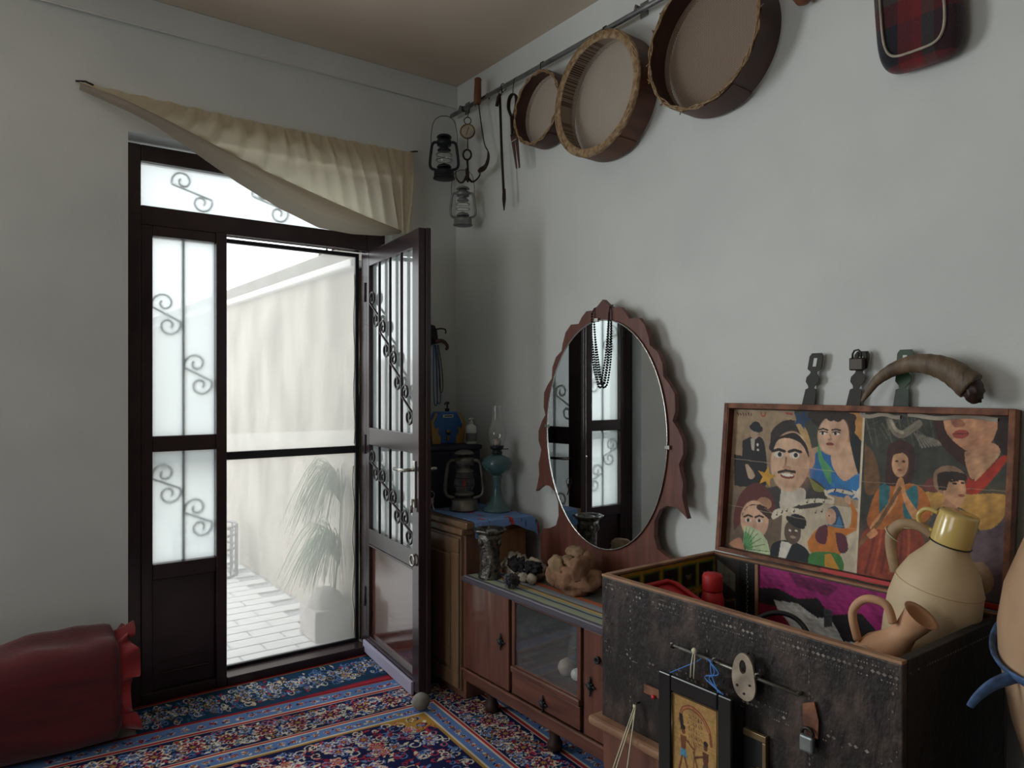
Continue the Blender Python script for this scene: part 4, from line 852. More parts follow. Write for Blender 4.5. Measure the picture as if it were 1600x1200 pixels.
# striped runner
cols = ['#4a4550', '#8d8c98', '#56545f', '#9aa08a', '#8f9c84', '#2c3568', '#93a089', '#c0a168', '#5a4b40', '#8f969c', '#7e8890', '#b0613c', '#a85a38', '#55534c', '#6b685f', '#4d4a45']
pos = [1.72, 1.740, 1.752, 1.765, 1.79, 1.807, 1.817, 1.835, 1.852, 1.86, 1.885, 1.905, 1.925, 1.935, 1.975, 2.16]
M['kilim'] = stripes('kilim_stripes', 0, list(zip(pos, cols)))
def kil(u, v):
    x = 1.733+.425*u; y = 1.71+1.005*v; z = .5745+.0012*mnoise.noise((x*20, y*14, 0))
    if u < .02: return (1.733, y, .556)
    return (x, y, z)
ko = MB().grid(kil, 50, 60).obj('striped_runner', M['kilim']); tag(ko, 'grey and orange striped woven runner on the dresser top', 'runner'); ko.modifiers.new('s', 'SOLIDIFY').thickness = -.0015
ZD = .5765
# silver vase
sv = thing('silver_vase', 'ornate silver relief vase with a flared rim on striped runner', 'vase', (1.815, 2.618, ZD))
MB().lathe([(.048,0),(.050,.004),(.047,.012),(.044,.03),(.043,.08),(.044,.13),(.046,.165),(.052,.19)], 40, (1.815, 2.618, ZD), rib=lambda a, z: 1+.05*math.sin(6*a+40*z)*math.sin(70*z)).obj('vase_body', M['silver'], sv)
MB().lathe([(.050,.188),(.070,.204),(.072,.212),(.062,.212),(.042,.195),(.0,.19)], 40, (1.815, 2.618, ZD), rib=lambda a, z: 1+.05*math.cos(8*a)).obj('rim', M['silver'], sv)
MB().blob((1.815, 2.605, ZD+.205), (.03, .02, .008), 2, .3, 4, 2).obj('crumpled_foil', M['tin'], sv)
for k in range(6):
    a = 2*PI*k/6; MB().blob((1.815+.043*math.cos(a), 2.618+.043*math.sin(a), ZD+.155), (.014, .014, .018), 2, .1, 3, k).obj('relief_boss', M['silver'], sv)
# cloth bundle
cb = thing('cloth_bundle', 'crumpled cream and black cloth bundle behind the black pompom', 'cloth', (1.95, 2.53, ZD))
MB().blob((1.93, 2.58, ZD+.042), (.05, .075, .055), 4, .45, 2.6, 3, flatz=-.042).obj('cream_fold', M['cream'], cb)
MB().blob((1.95, 2.49, ZD+.040), (.05, .065, .045), 4, .4, 2.6, 8, flatz=-.040).obj('cream_fold', M['cream'], cb)
MB().blob((1.905, 2.535, ZD+.062), (.035, .055, .028), 4, .5, 3, 5).obj('black_fold', M['blackc'], cb); MB().blob((1.925, 2.46, ZD+.058), (.036, .05, .026), 4, .5, 3, 9).obj('black_fold', M['blackc'], cb)
MB().blob((1.885, 2.47, ZD+.020), (.020, .030, .020), 3, .2, 3, 6, flatz=-.02).obj('toggle', M['cream'], cb); MB().blob((1.895, 2.425, ZD+.022), (.018, .026, .022), 3, .2, 3, 7, flatz=-.022).obj('toggle', M['cream'], cb)
o = MB().blob((0,0,0), (.030, .036, .030), 4, .35, 5, 3).obj('wool_pompom', M['fluff']); o.location = (1.79, 2.425, ZD+.031); tag(o, 'small fluffy black pompom at the front of the striped runner', 'pompom')
# desert-rose stone
rk = thing('rose_stone', 'rough pinkish desert-rose stone with layered petals before the mirror', 'stone', (1.965, 2.25, ZD))
MB().blob((1.965, 2.23, ZD+.062), (.085, .115, .075), 4, .30, 2.2, 11, flatz=-.062).obj('base_lump', M['stone'], rk)
for (c_, r_, sd_) in (((1.93, 2.165, ZD+.11), (.045, .028, .055), 1), ((1.90, 2.27, ZD+.105), (.020, .045, .045), 2), ((1.95, 2.325, ZD+.07), (.05, .025, .05), 3), ((1.975, 2.235, ZD+.155), (.032, .055, .028), 4), ((1.925, 2.23, ZD+.13), (.022, .035, .022), 5), ((1.915, 2.195, ZD+.125), (.018, .025, .016), 6), ((1.985, 2.17, ZD+.12), (.04, .02, .05), 7), ((1.905, 2.30, ZD+.06), (.02, .04, .04), 8)):
    MB().blob(c_, r_, 3, .28, 2.5, sd_).obj('petal', M['stone2'] if sd_ in (4, 5, 6, 2) else M['stone'], rk)

# ================================================================== OVAL MIRROR in scalloped frame
MY, MZ, MA, MBv = 2.222, 1.205, .352, .470      # ellipse centre and half axes
mr_ = thing('oval_mirror', 'oval mirror in a scalloped brown wooden frame on the dresser', 'mirror', (2.135, MY, ZD))
R_ = [(0, 1.762), (.035, 1.735), (.058, 1.722), (.10, 1.722), (.128, 1.700), (.15, 1.672), (.20, 1.672), (.235, 1.640), (.255, 1.590), (.262, 1.560), (.30, 1.535), (.325, 1.490), (.33, 1.440), (.36, 1.410), (.385, 1.375), (.388, 1.31), (.375, 1.275), (.40, 1.245), (.425, 1.20), (.425, 1.155), (.405, 1.115), (.412, 1.085), (.425, 1.05), (.420, 1.00), (.432, .955), (.445, .92), (.425, .935), (.39, .955), (.345, .955), (.31, .935), (.285, .89), (.282, .83), (.30, .785), (.345, .765), (.39, .755), (.41, .72), (.41, .60), (.41, ZD+.001)]
# straight-sided at the foot; outline runs from the crest down one side and back up the other
outline = [(MY-d, z) for d, z in R_]+[(MY+d, z) for d, z in reversed(R_[1:])]
XF0, XF1 = 2.108, 2.130
MB().prism(outline, lambda a, b: (XF0, a, b), lambda a, b: (XF1, a, b)).obj('wooden_frame', M['frame'], mr_, .0)
N_ = 72
MB().prism([(MY+MA*math.cos(2*PI*k/N_), MZ+MBv*math.sin(2*PI*k/N_)) for k in range(N_)], lambda a, b: (2.1015, a, b), lambda a, b: (2.1075, a, b)).obj('mirror_glass', M['mirror'], mr_)
MB().tube([(2.1025, MY+(MA+.002)*math.cos(2*PI*k/N_), MZ+(MBv+.002)*math.sin(2*PI*k/N_)) for k in range(N_)], .0035, 5, closed=True).obj('glass_edge', M['clip'], mr_)
for y, z in ((MY-MA-.004, MZ-.03), (MY+MA+.004, MZ+.02), (MY+.03, MZ+MBv+.004)):
    box('clip', M['clip'], (2.096, y-.012, z-.008), (2.108, y+.012, z+.008), mr_, .002)
box('foot_block', M['wooddk'], (2.09, MY-.35, ZD), (2.165, MY+.35, ZD+.03), mr_, .004); box('back_brace', M['wooddk'], (2.130, MY-.03, ZD+.03), (2.150, MY+.03, 1.60), mr_, .003)
nk = thing('bead_string', 'string of black prayer beads hung over the mirror crest', 'beads', (2.09, MY, 1.72))
def beads(pts, r):
    P = [Vector(p) for p in pts]; L = 0; out = [P[0]]; acc = 0
    for a, b in zip(P[:-1], P[1:]):
        seg = (b-a).length; d_ = 2.05*r-acc
        while d_ <= seg: out.append(a.lerp(b, d_/seg)); d_ += 2.05*r
        acc = seg-(d_-2.05*r)
    return out
b0 = None
for yy, zb in ((.0, 1.40), (.012, 1.415)):
    pts = spline([(2.096, MY+.052, 1.705), (2.092, MY+.050, 1.62), (2.091, MY+.040-yy, 1.50), (2.091, MY+.01, zb+.01), (2.091, MY-.005, zb), (2.091, MY-.025+yy, zb+.02), (2.092, MY-.045+yy, 1.52), (2.093, MY-.050+yy*.3, 1.63), (2.096, MY-.050, 1.705)], 10)
    for p in beads(pts, .0052):
        if b0 is None:
            b0 = MB().blob((0,0,0), (.0052, .0052, .0052), 1, 0).obj('bead', M['bead']); b0.parent = nk; o = b0
        else:
            o = bpy.data.objects.new('bead', b0.data); COL.objects.link(o); o.parent = nk
        o.location = Vector(p)-nk.location
for sg in (-1, 1): MB().tube([(2.096, MY+.051*sg, 1.705), (2.104, MY+.047*sg, 1.728), (2.125, MY+.042*sg, 1.737)], .003, 5).obj('cord', M['bead'], nk)

# ================================================================== CHEST
X0, X1, Y0, Y1, ZB0, ZR = 1.549, 2.08, .741, 1.636, .405, .834
ch = thing('wooden_chest', 'large dark studded chest with open lid papered inside', 'chest', (1.8, 1.19, ZB0))
w_ = .02
box('front_panel', M['chest'], (X0, Y0, ZB0), (X0+w_, Y1, ZR-.008), ch, .003); box('back_panel', M['chest'], (X1-w_, Y0, ZB0), (X1, Y1, ZR-.008), ch, .003)
box('end_panel', M['chest_shaded'], (X0+w_, Y0, ZB0), (X1-w_, Y0+w_, ZR-.008), ch, .003); box('end_panel', M['chest'], (X0+w_, Y1-w_, ZB0), (X1-w_, Y1, ZR-.008), ch, .003)
box('bottom_panel', M['chest_shaded'], (X0+w_, Y0+w_, ZB0), (X1-w_, Y1-w_, ZB0+.02), ch, .0)
for lo, hi in (((X0-.002, Y0, ZR-.008), (X0+w_, Y1, ZR)), ((X1-w_, Y0, ZR-.008), (X1, Y1, ZR)), ((X0+w_, Y1-w_, ZR-.008), (X1-w_, Y1+.002, ZR))): box('rim_strip', M['rim'], lo, hi, ch, .002)
box('rim_strip', M['chest_shaded'], (X0+w_, Y0-.002, ZR-.008), (X1-w_, Y0+w_, ZR), ch, .002)
# inlaid tin diamonds: rows along the front and the corner posts
dm = MB(); rg = random.Random(3)
def diam(y, z, a, b):
    dm.add([(X0-.0012, y-a, z), (X0-.0012, y, z+b), (X0-.0012, y+a, z), (X0-.0012, y, z-b)], [(0, 1, 2, 3)])
for zc, dens in ((ZR-.038, .93), (.62, .5)):
    y = Y0+.012
    while y < Y1-.01:
        near = 1 if zc > .7 and y < 1.25 else .6
        if rg.random() < dens*near: diam(y, zc, .0055, .0042)
        for dz_ in (-.013, .013):
            if rg.random() < dens*.8*near: diam(y+.006, zc+dz_, .0022, .0022)
            if rg.random() < dens*.6*near: diam(y, zc+dz_, .0022, .0022)
        if zc > .7:
            for dz_ in (-.021, .021):
                if rg.random() < .5*near: diam(y, zc+dz_, .0016, .0016)
        y += .0125
for yc, dens in ((Y1-.12, .7), (1.24, .45), (.95, .6), (Y0+.02, .3)):
    z = ZB0+.02
    while z < ZR-.06:
        if rg.random() < dens: diam(yc+rg.uniform(-.001, .001), z, .0026, .0045)
        if rg.random() < dens*.6: diam(yc+.008, z+.006, .0014, .0014)
        if rg.random() < dens*.6: diam(yc-.008, z+.006, .0014, .0014)
        z += .0125
for k in range(40):
    if rg.random() < .8: dm.add([(X0+.03+k*.0125-a, Y0-.0012, ZR-.03+b) for a, b in ((-.004, 0), (0, .003), (.004, 0), (0, -.003))], [(0,1,2,3)])
o = dm.obj('tin_inlay', M['inlay'], ch, recalc=False); o['kind'] = 'stuff'
# pasted papers inside the chest
pp = Canvas(list(np.linspace(0, 1, 260)), list(np.linspace(0, 1, 70)), '#211d20')
pp.poly([(.0,.0),(1,.0),(1,.75),(.92,.62),(.86,.8),(.8,.5),(.72,.62),(.66,.45),(.58,.5),(.5,.3),(.36,.42),(.3,.25),(.2,.32),(.1,.25),(0,.3)], '#93276a')
pp.poly([(.08,.42),(.2,.38),(.3,.5),(.36,.45),(.42,.7),(.55,.62),(.7,.86),(.62,1),(.28,1),(.22,.8),(.14,.75)], '#b9b6b2'); pp.poly([(.0,.5),(.09,.5),(.14,.62),(.2,.8),(.1,.85),(0,.75)], '#7d1230'); pp.poly([(.60,.70),(.72,.62),(.78,.8),(.7,.95)], '#a8aeb0')
pp.poly([(.33,.35),(.37,.35),(.37,.55),(.33,.6)], '#45454a'); pp.poly([(.8,.9),(.86,.72),(.95,.82),(1,.8),(1,1),(.8,1)], '#7d1f58'); pp.poly([(.15,.0),(.4,.05),(.35,.2),(.2,.16)], '#6d1f50'); pp.mottle(.22, 4)
YP0, YP1 = Y1-w_, Y0+w_
pp.mesh('torn_poster', lambda u, v: (X1-w_-.0012, 1.44+(YP1-1.44)*u, ZR-.010-.24*v), M['paint'], ch)
box('batten', M['rim'], (X1-w_-.008, 1.44, .58), (X1-w_, 1.452, ZR-.008), ch, .001)
dkp = Canvas(list(np.linspace(0, 1, 70)), list(np.linspace(0, 1, 70)), '#2a2422')
dkp.poly([(.05,.05),(.5,.2),(.5,.45),(.05,.3)], '#5c5c4f'); dkp.line([(.0,.55),(.3,.6),(.5,.55),(.52,1)], .012, '#6b5a3c'); dkp.put(dkp.U > .58, '#141314')
for k in range(30): dkp.ell(.78+.012*math.sin(k*3), .03+k*.033, .012, .010, '#8d8a84')
dkp.mottle(.2, 2); dkp.mesh('dark_poster', lambda u, v: (X1-w_-.0012, YP0-.002+(1.452-YP0)*u, ZR-.010-.24*v), M['paint'], ch)
yp = Canvas(list(np.linspace(0, 1, 150)), list(np.linspace(0, 1, 80)), '#a07f2a')
rg = random.Random(12)
for i in range(5):
    for j in range(2):
        x, y = .18+.18*i, .22+.42*j
        if j == 1 and i in (1, 2): 
            continue
        yp.poly([(x-.08, y-.18), (x+.08, y-.18), (x+.08, y+.17), (x-.08, y+.17)], '#4f6a2c'); yp.poly([(x-.068, y-.15), (x+.068, y-.15), (x+.068, y+.14), (x-.068, y+.14)], '#1c211f')
        yp.ell(x, y-.02, .028, .065, '#6a5d4c'); yp.ell(x, y-.065, .032, .04, '#141312'); yp.poly([(x-.05, y+.14), (x-.03, y+.06), (x+.03, y+.06), (x+.05, y+.14)], '#2c3128')
        for k in range(5): yp.line([(x-.05+k*.022, y+.19+.012*math.sin(k)), (x-.04+k*.022, y+.205)], .006, '#2a2412')
yp.poly([(.28,.50),(.55,.46),(.55,.56),(.28,.60)], '#1a1a16')
for k in range(10): yp.line([(.30+k*.024, .545-.004*k), (.312+k*.024, .52-.004*k)], .006, '#c6bfa0')
yp.put(yp.U < .08, '#2b1c14'); yp.mottle(.15, 6)
yp.mesh('portrait_paper', lambda u, v: (X0+w_+(X1-X0-2*w_)*u, Y1-w_-.0012, ZR-.010-.24*v), M['paint'], ch)
# ---- the lid, leaning back on the wall
lid = bpy.data.objects.new('lid', None); COL.objects.link(lid); lid.parent = ch; LX = X1+.004
lid.location = Vector((LX, Y0, ZR+.002))-ch.location
LH = .512; LD = .042; tl = math.atan2(.052, .505)
# lid local frame: x = outwards from wall face (rim plane x=0, panel behind at +LD), y along chest, z up
def lidbox(n, m, lo, hi, b=.002, par=None):
    o = MB().box(lo, hi).obj(n, M[m], None, b); o.parent = par or lid; return o
CL = Y1-Y0
lidbox('lid_board', 'chest', (LD-.010, 0, 0), (LD, CL, LH))
lidbox('lid_side', 'rimdk', (0, CL-.016, .0), (LD-.010, CL, LH)); lidbox('lid_side', 'rimdk', (0, 0, .0), (LD-.010, .016, LH)); lidbox('lid_side', 'rimdk', (0, .016, LH-.018), (LD-.010, CL-.016, LH)); lidbox('lid_side', 'rimdk', (0, .016, 0), (LD-.010, CL-.016, .014))
lidbox('lid_lining', 'lidside', (.002, CL-.020, .016), (LD-.011, CL-.0165, LH-.02), 0)
lidbox('red_batten', 'red', (-.004, .016, .004), (.0, .50, .016), .001)
# painted posters of the lid
def zl(X, Y):   # left poster, measured on an enlarged view
    v = (Y-95)/1040; u = 0
    for _ in range(4): u = (X-(190-70*v))/905; v = (Y-95)/(980+125*u)
    return (u, v)
def zr(X, Y):
    v = (Y-95)/1030; u = 0
    for _ in range(4): u = (X-(25-25*v))/920; v = (Y-95)/(950+150*u)
    return (u, v)
class ZC_:
    def __init__(s, c, f, k): s.c, s.f, s.k = c, f, k
    def poly(s, pts, col, al=1): s.c.poly([s.f(*p) for p in pts], col, al)
    def ell(s, x, y, rx, ry, col, rot=0, al=1, soft=0): u, v = s.f(x, y); s.c.ell(u, v, rx*s.k, ry*s.k*.98, col, rot, al, soft)
    def line(s, pts, w, col, al=1): s.c.line([s.f(*p) for p in pts], w*s.k, col, al)
    def curve(s, pts, w, col): s.c.line([s.f(p.x, p.y) for p in spline([(x, y, 0) for x, y in pts], 6)], w*s.k, col)
    def sm(s, pts, col, al=1): q = spline([(x, y, 0) for x, y in pts+[pts[0]]], 6); s.c.poly([s.f(p.x, p.y) for p in q], col, al)
    def star(s, x, y, r, col, rot=0): u, v = s.f(x, y); s.c.star(u, v, r*s.k, col, rot)
A_ = Canvas(list(np.linspace(0, 1, 250)), list(np.linspace(0, 1, 260)), '#a58d70'); Z = ZC_(A_, zl, 1/905)
def face(Z, x, y, rx, ry, skin, shade, hair, tilt=0, gx=0, lips='#8e3a34', brow='#1d1512', white='#d9cfc0', big=1):
    Z.ell(x, y, rx, ry, skin, tilt, 1, .04); Z.ell(x+rx*.35, y+ry*.1, rx*.55, ry*.75, shade, tilt, .45, .5); Z.ell(x, y+ry*.72, rx*.5, ry*.18, shade, tilt, .35, .6)
    for sg in (-1, 1):
        ex = x+gx+sg*rx*.42; ey = y-ry*.08
        Z.ell(ex, ey, rx*.22, ry*.085, white); Z.ell(ex+gx*.25, ey, rx*.09, ry*.08, '#120c0a'); Z.line([(ex-rx*.25, ey-ry*.07), (ex, ey-ry*.12), (ex+rx*.25, ey-ry*.06)], rx*.035, '#231612'); Z.line([(ex-rx*.28, ey-ry*.20), (ex, ey-ry*.27), (ex+rx*.28, ey-ry*.19)], rx*.05*big, brow)
    Z.line([(x+gx+rx*.02, y), (x+gx+rx*.10, y+ry*.24), (x+gx-rx*.08, y+ry*.28)], rx*.04, shade); Z.ell(x+gx, y+ry*.30, rx*.16, ry*.05, shade, 0, .6, .4)
    Z.ell(x+gx, y+ry*.55, rx*.26, ry*.075, lips); Z.line([(x+gx-rx*.24, y+ry*.55), (x+gx+rx*.24, y+ry*.55)], rx*.025, '#5a2320')
SK, SH_ = '#cfa98c', '#9a6d55'
A_.put(np.clip((A_.V-.1)*1.2, 0, .75)*(A_.U < .45), '#4a3c33'); A_.put((A_.U > .45) & (A_.V > .6), '#c9bda6', .8); Z.poly([(780,95),(1095,95),(1100,400),(900,420)], '#c08a4a'); Z.poly([(640,95),(800,95),(820,330),(700,380)], '#3d4038')
# dark suited figure with a hat
Z.sm([(255,320),(330,290),(420,320),(440,600),(380,640),(215,640),(225,560),(250,450)], '#17161a'); Z.poly([(318,300),(352,300),(345,390),(325,380)], '#b9b0a2'); Z.ell(350,262,32,42, '#b59a84'); Z.ell(362,225,52,26, '#131214', .2); Z.ell(360,205,34,24, '#18171a', .1); Z.sm([(275,490),(300,490),(350,560),(330,590),(300,580)], '#b99f88'); Z.ell(372,345,8,10, '#d9d4c8'); Z.ell(375,382,9,8, '#d9d4c8')
Z.poly([(190,420),(260,430),(250,650),(190,640)], '#1c191b')
for k in range(6): Z.line([(215+k*22, 118+5*(k%2)), (225+k*20, 135)], 4, '#6a3a2c')
Z.curve([(400,115),(405,135),(425,135),(432,112)], 5, '#b05038'); Z.line([(585,112),(625,118)], 6, '#a8493a')
# singer with a blue dress
Z.sm([(735,480),(800,370),(880,400),(1080,380),(1095,640),(1060,700),(780,640)], '#23619a'); Z.sm([(800,300),(830,420),(890,510),(870,600),(800,430)], '#4f9463'); Z.sm([(1010,210),(1090,330),(1085,440),(1060,520),(1040,470),(1050,350)], '#1f3a2c'); Z.sm([(890,340),(1000,300),(1050,420),(1060,500),(965,575),(900,500),(880,420)], '#c9a386'); Z.poly([(880,510),(965,580),(1060,500),(1085,640),(880,620)], '#2f77b0'); Z.sm([(1000,215),(1085,330),(1050,520),(1000,300)], '#151a1c')
Z.sm([(740,130),(800,95),(1000,95),(1035,180),(1000,250),(800,200)], '#231913'); face(Z, 895, 255, 98, 118, '#d2ac90', '#a5775f', '#231913', .15, -20, '#8c3a3a')
for k in range(7): Z.ell(760+k*42, 125+12*math.sin(k*2.2), 30, 26, '#2c2018')
# big portrait of a man in a cap
Z.sm([(440,650),(560,620),(730,560),(850,650),(800,760),(520,800),(470,780)], '#3a3432'); Z.sm([(545,650),(700,640),(690,740),(540,790)], '#cbc2b2'); Z.sm([(735,560),(800,610),(850,650),(770,650)], '#7a7a3c')
Z.sm([(465,330),(480,240),(560,170),(650,165),(730,230),(758,370),(740,430),(480,390)], '#2c241f'); Z.sm([(640,168),(720,220),(758,370),(735,400),(700,300)], '#b39463')
Z.ell(750,430,28,60, '#bf9579'); Z.ell(605,455,135,190, '#d3ae90', .05, 1, .03); Z.ell(690,500,60,130, '#a87a60', .1, .5, .5); Z.sm([(470,330),(520,290),(640,250),(720,330),(735,420),(690,330),(600,290),(520,310),(480,400)], '#1f1815')
for ex in (527, 640):
    Z.ell(ex, 410, 34, 20, '#ded6c6'); Z.ell(ex+8, 408, 14, 15, '#15100e'); Z.line([(ex-40, 385), (ex, 372), (ex+42, 384)], 9, '#1a1310')
Z.line([(580,430),(572,500),(600,510)], 7, '#a0735c'); Z.ell(585,502,32,14, '#b5866c'); Z.line([(525,535),(575,520),(640,528)], 8, '#2a1c17'); Z.ell(588,556,50,20, '#7d3b33'); Z.ell(588,550,42,10, '#e5ddcf'); Z.ell(590,610,50,25, '#c09578', 0, .6, .5)
Z.star(437, 570, 72, '#c9962f', .15); Z.star(690, 150, 70, '#1d3f66', .3)
# woman with a red hat and a green fan
Z.sm([(190,960),(185,850),(240,700),(340,620),(430,640),(490,740),(500,830),(440,800),(300,780),(240,900)], '#5d2a26'); Z.ell(420,760,55,40, '#a77a5c'); Z.ell(345,880,105,125, '#cfa68a', 0, 1, .03); Z.sm([(250,870),(290,790),(420,780),(470,850),(440,800),(330,770),(260,830)], '#241813')
for k in range(5): Z.ell(385+k*18, 790+k*14, 22, 20, '#3a2519')
for ex in (298, 382): Z.ell(ex, 885, 24, 13, '#ddd3c6'); Z.ell(ex, 884, 11, 12, '#141010'); Z.line([(ex-30, 862), (ex, 848), (ex+30, 858)], 6, '#1d1410')
Z.poly([(255,1085),(270,925),(320,930),(390,960),(440,1020),(465,1120),(360,1120)], '#b9c9a0'); Z.poly([(255,1085),(268,960),(330,1000),(330,1100)], '#4fae62', .8)
for k in range(7): Z.line([(262,1088), (285+k*28, 935+k*k*4.5)], 2.2, '#4b6b46')
Z.sm([(140,1060),(230,1010),(265,1080),(250,1110)], '#b58064')
# ribbon of music, top-hat figure, dancer
for pts in ([(840,650),(920,628),(1010,650),(1000,668),(900,650),(850,672)], [(670,760),(690,720),(800,705),(890,715),(880,740),(780,735),(690,758)], [(470,850),(500,800),(600,780),(680,790),(670,815),(580,815),(490,868)]): Z.sm(pts, '#d2c7b2')
Z.curve([(840,650),(850,680),(890,700),(885,720)], 7, '#d2c7b2')
for x, y in ((510,830),(545,815),(580,800),(630,800),(720,730),(770,722),(830,722),(900,640),(950,642),(775,800),(815,790)): Z.ell(x, y+6, 6, 5, '#2b241f'); Z.line([(x+5, y+5), (x+6, y-14)], 2, '#2b241f')
Z.sm([(460,1110),(480,1040),(560,1010),(640,1020),(720,1070),(740,1180),(600,1180),(470,1150)], '#1b1d24'); Z.poly([(540,1020),(620,1025),(560,1160),(515,1150)], '#d6d1c6'); Z.ell(620,950,58,75, '#5d4a40'); Z.ell(640,930,30,40, '#473831', 0, .6, .4); Z.ell(640,880,70,26, '#17161a', .35); Z.sm([(590,880),(620,825),(700,840),(712,900),(660,900)], '#1c1b20')
for ex in (603, 645): Z.ell(ex, 940, 10, 6, '#cfc5b8')
Z.ell(622,985,20,8, '#a08a7c')
Z.sm([(860,770),(900,750),(930,790),(960,900),(970,1050),(930,1060),(900,960),(860,900)], '#3b4a68'); Z.ell(872,825,34,48, '#cda488'); Z.sm([(850,880),(900,880),(925,820),(940,900),(860,910)], '#3f76a0'); Z.sm([(720,1010),(780,920),(850,890),(930,900),(990,880),(1000,760),(960,700),(990,690),(1030,770),(1070,870),(960,960),(930,1080),(830,1080),(740,1080)], '#c0742c'); Z.sm([(800,900),(850,890),(840,1010),(790,1010),(770,960)], '#5a2735'); Z.sm([(900,930),(960,950),(975,1050),(920,1060)], '#5a2735'); Z.sm([(960,690),(975,670),(1000,690),(995,730),(970,720)], '#cda488'); Z.sm([(720,1180),(740,1090),(850,1070),(930,1090),(930,1200),(700,1200)], '#3f7a3c'); Z.poly([(830,1090),(870,1080),(930,1200),(830,1200)], '#c98f2f'); Z.ell(862,820,5,4, '#15100e'); Z.star(1040, 660, 44, '#d5cfc0', .2)
A_.put((A_.U > .985), '#cfc2a8'); A_.line([(0,.36),(1,.39)], .002, '#cbb89c', .5); A_.line([(0,.70),(1,.73)], .002, '#cbb89c', .4); A_.mottle(.10, 8)
def lidpaint(c, y0, y1, z0, z1, name):
    off = .0009
    o = c.mesh(name, lambda u, v: (LD-.0105-off, y0+(y1-y0)*u, z1+(z0-z1)*v), M['paint']); o.parent = lid; return o
lidpaint(A_, CL-.021, .405, .016, LH-.020, 'film_poster')
B_ = Canvas(list(np.linspace(0, 1, 240)), list(np.linspace(0, 1, 260)), '#3a3b33'); Z = ZC_(B_, zr, 1/920)
B_.put(np.clip((B_.V-.35)*2, 0, 1)*np.clip((B_.U-.4)*4, 0, 1), '#ad8447'); B_.put(np.clip((B_.V-.62)*6, 0, 1), '#5c4038')
for k in range(40): Z.line([(30+k*13, 130+60*math.sin(k*1.7)), (80+k*13, 200+90*math.sin(k*2.3+1))], 5, random.Random(k).choice(['#2a2f28', '#565a4c', '#23261f', '#6a6858']), .6)
Z.curve([(200,140),(240,200),(290,215),(350,180),(395,150)], 22, '#7d7466'); Z.curve([(205,135),(245,190),(290,205)], 9, '#a39a86')
for k in range(8): Z.line([(370+k*16, 210+k*4), (420+k*20, 290-k*3)], 6, '#8d877a', .7)
Z.sm([(30,280),(90,330),(140,460),(130,560),(40,560)], '#6f4f30'); Z.sm([(700,700),(940,680),(940,1180),(700,1180)], '#5e5058'); Z.sm([(640,800),(780,760),(860,820),(940,760),(940,1000),(700,1020)], '#6a5a60'); Z.sm([(690,980),(800,960),(860,1060),(820,1140),(700,1120)], '#8a6f55'); Z.sm([(430,560),(560,540),(700,560),(920,560),(900,700),(780,770),(480,690)], '#b98d48')
# large half portrait with a red collar
Z.sm([(480,110),(520,240),(600,330),(700,380),(720,110)], '#3a1c16'); Z.sm([(840,110),(945,110),(945,330),(900,320),(850,240)], '#2e1a15'); Z.sm([(545,112),(840,112),(850,210),(800,280),(720,310),(640,270),(570,200)], '#c38e6c'); Z.sm([(680,310),(830,250),(880,320),(740,470),(690,390)], '#bd8f6e'); Z.ell(655,205,48,24, '#a0443c', -.12); Z.line([(610,205),(700,200)], 3, '#6d2a26'); Z.sm([(590,120),(650,115),(680,150),(620,165)], '#9a624b'); Z.ell(770,260,70,40, '#9c6a50', .4, .5, .5)
Z.sm([(680,410),(740,475),(890,330),(915,360),(800,520),(740,560),(680,540),(700,470)], '#a5301f'); Z.sm([(740,470),(830,330),(870,330),(760,470)], '#c49a74'); Z.sm([(420,530),(480,470),(560,520),(500,560)], '#6e3a35')
# kneeling girl
Z.sm([(0,900),(60,780),(200,740),(380,760),(450,900),(330,1120),(0,1060)], '#8c3a26')
for k in range(6): Z.curve([(120+k*45,790),(100+k*50,900),(60+k*55,1040)], 9, '#a85030' if k % 2 else '#702c1f')
Z.sm([(60,720),(100,600),(160,520),(260,500),(400,520),(470,600),(480,700),(400,760),(280,780),(90,780)], '#b5692c'); Z.sm([(140,530),(210,510),(200,650),(150,700)], '#2f6f78'); Z.sm([(310,560),(390,520),(400,640),(370,750),(310,700)], '#2f6f78'); Z.sm([(185,400),(190,300),(240,258),(310,255),(365,300),(375,400),(350,500),(190,520)], '#3d1f19'); Z.ell(277,390,55,78, '#c99b76', 0, 1, .03); Z.ell(300,400,28,60, '#9a6a50', 0, .5, .5); Z.sm([(215,350),(240,310),(320,310),(340,360),(300,330),(250,335)], '#42231b')
for ex in (255, 300): Z.ell(ex, 378, 13, 6, '#3a241c')
Z.ell(276,430,16,6, '#8e4a3c'); Z.sm([(230,600),(265,490),(300,480),(330,580),(420,700),(390,740),(320,640),(280,540),(250,640),(120,780),(90,760)], '#c98f5e'); Z.line([(0,890),(150,740),(280,540)], 12, '#7a5535'); Z.sm([(60,820),(110,780),(140,810),(90,840)], '#c4855a')
# boy looking up
Z.sm([(470,760),(500,680),(560,640),(680,650),(770,760),(740,800),(500,800)], '#4b4844'); Z.poly([(560,650),(620,680),(660,660),(650,760),(590,740)], '#75736c'); Z.sm([(500,520),(498,440),(560,398),(640,405),(690,470),(600,560),(540,560)], '#8d6f58'); Z.ell(625,540,68,92, '#bd8f6c', -.1, 1, .03); Z.sm([(530,540),(520,450),(590,430),(680,440),(690,480),(600,480),(575,540)], '#2b1c17'); Z.ell(625,500,14,7, '#2a1a14'); Z.ell(672,495,10,6, '#2a1a14'); Z.line([(600,488),(645,480)], 5, '#241610'); Z.ell(668,570,20,7, '#8a4b3c'); Z.sm([(570,590),(640,640),(650,680),(560,650)], '#a87c5c')
B_.line([(0,.43),(1,.40)], .002, '#b9a586', .35); B_.mottle(.16, 9)
lidpaint(B_, .4045, .018, .016, LH-.020, 'painted_poster')
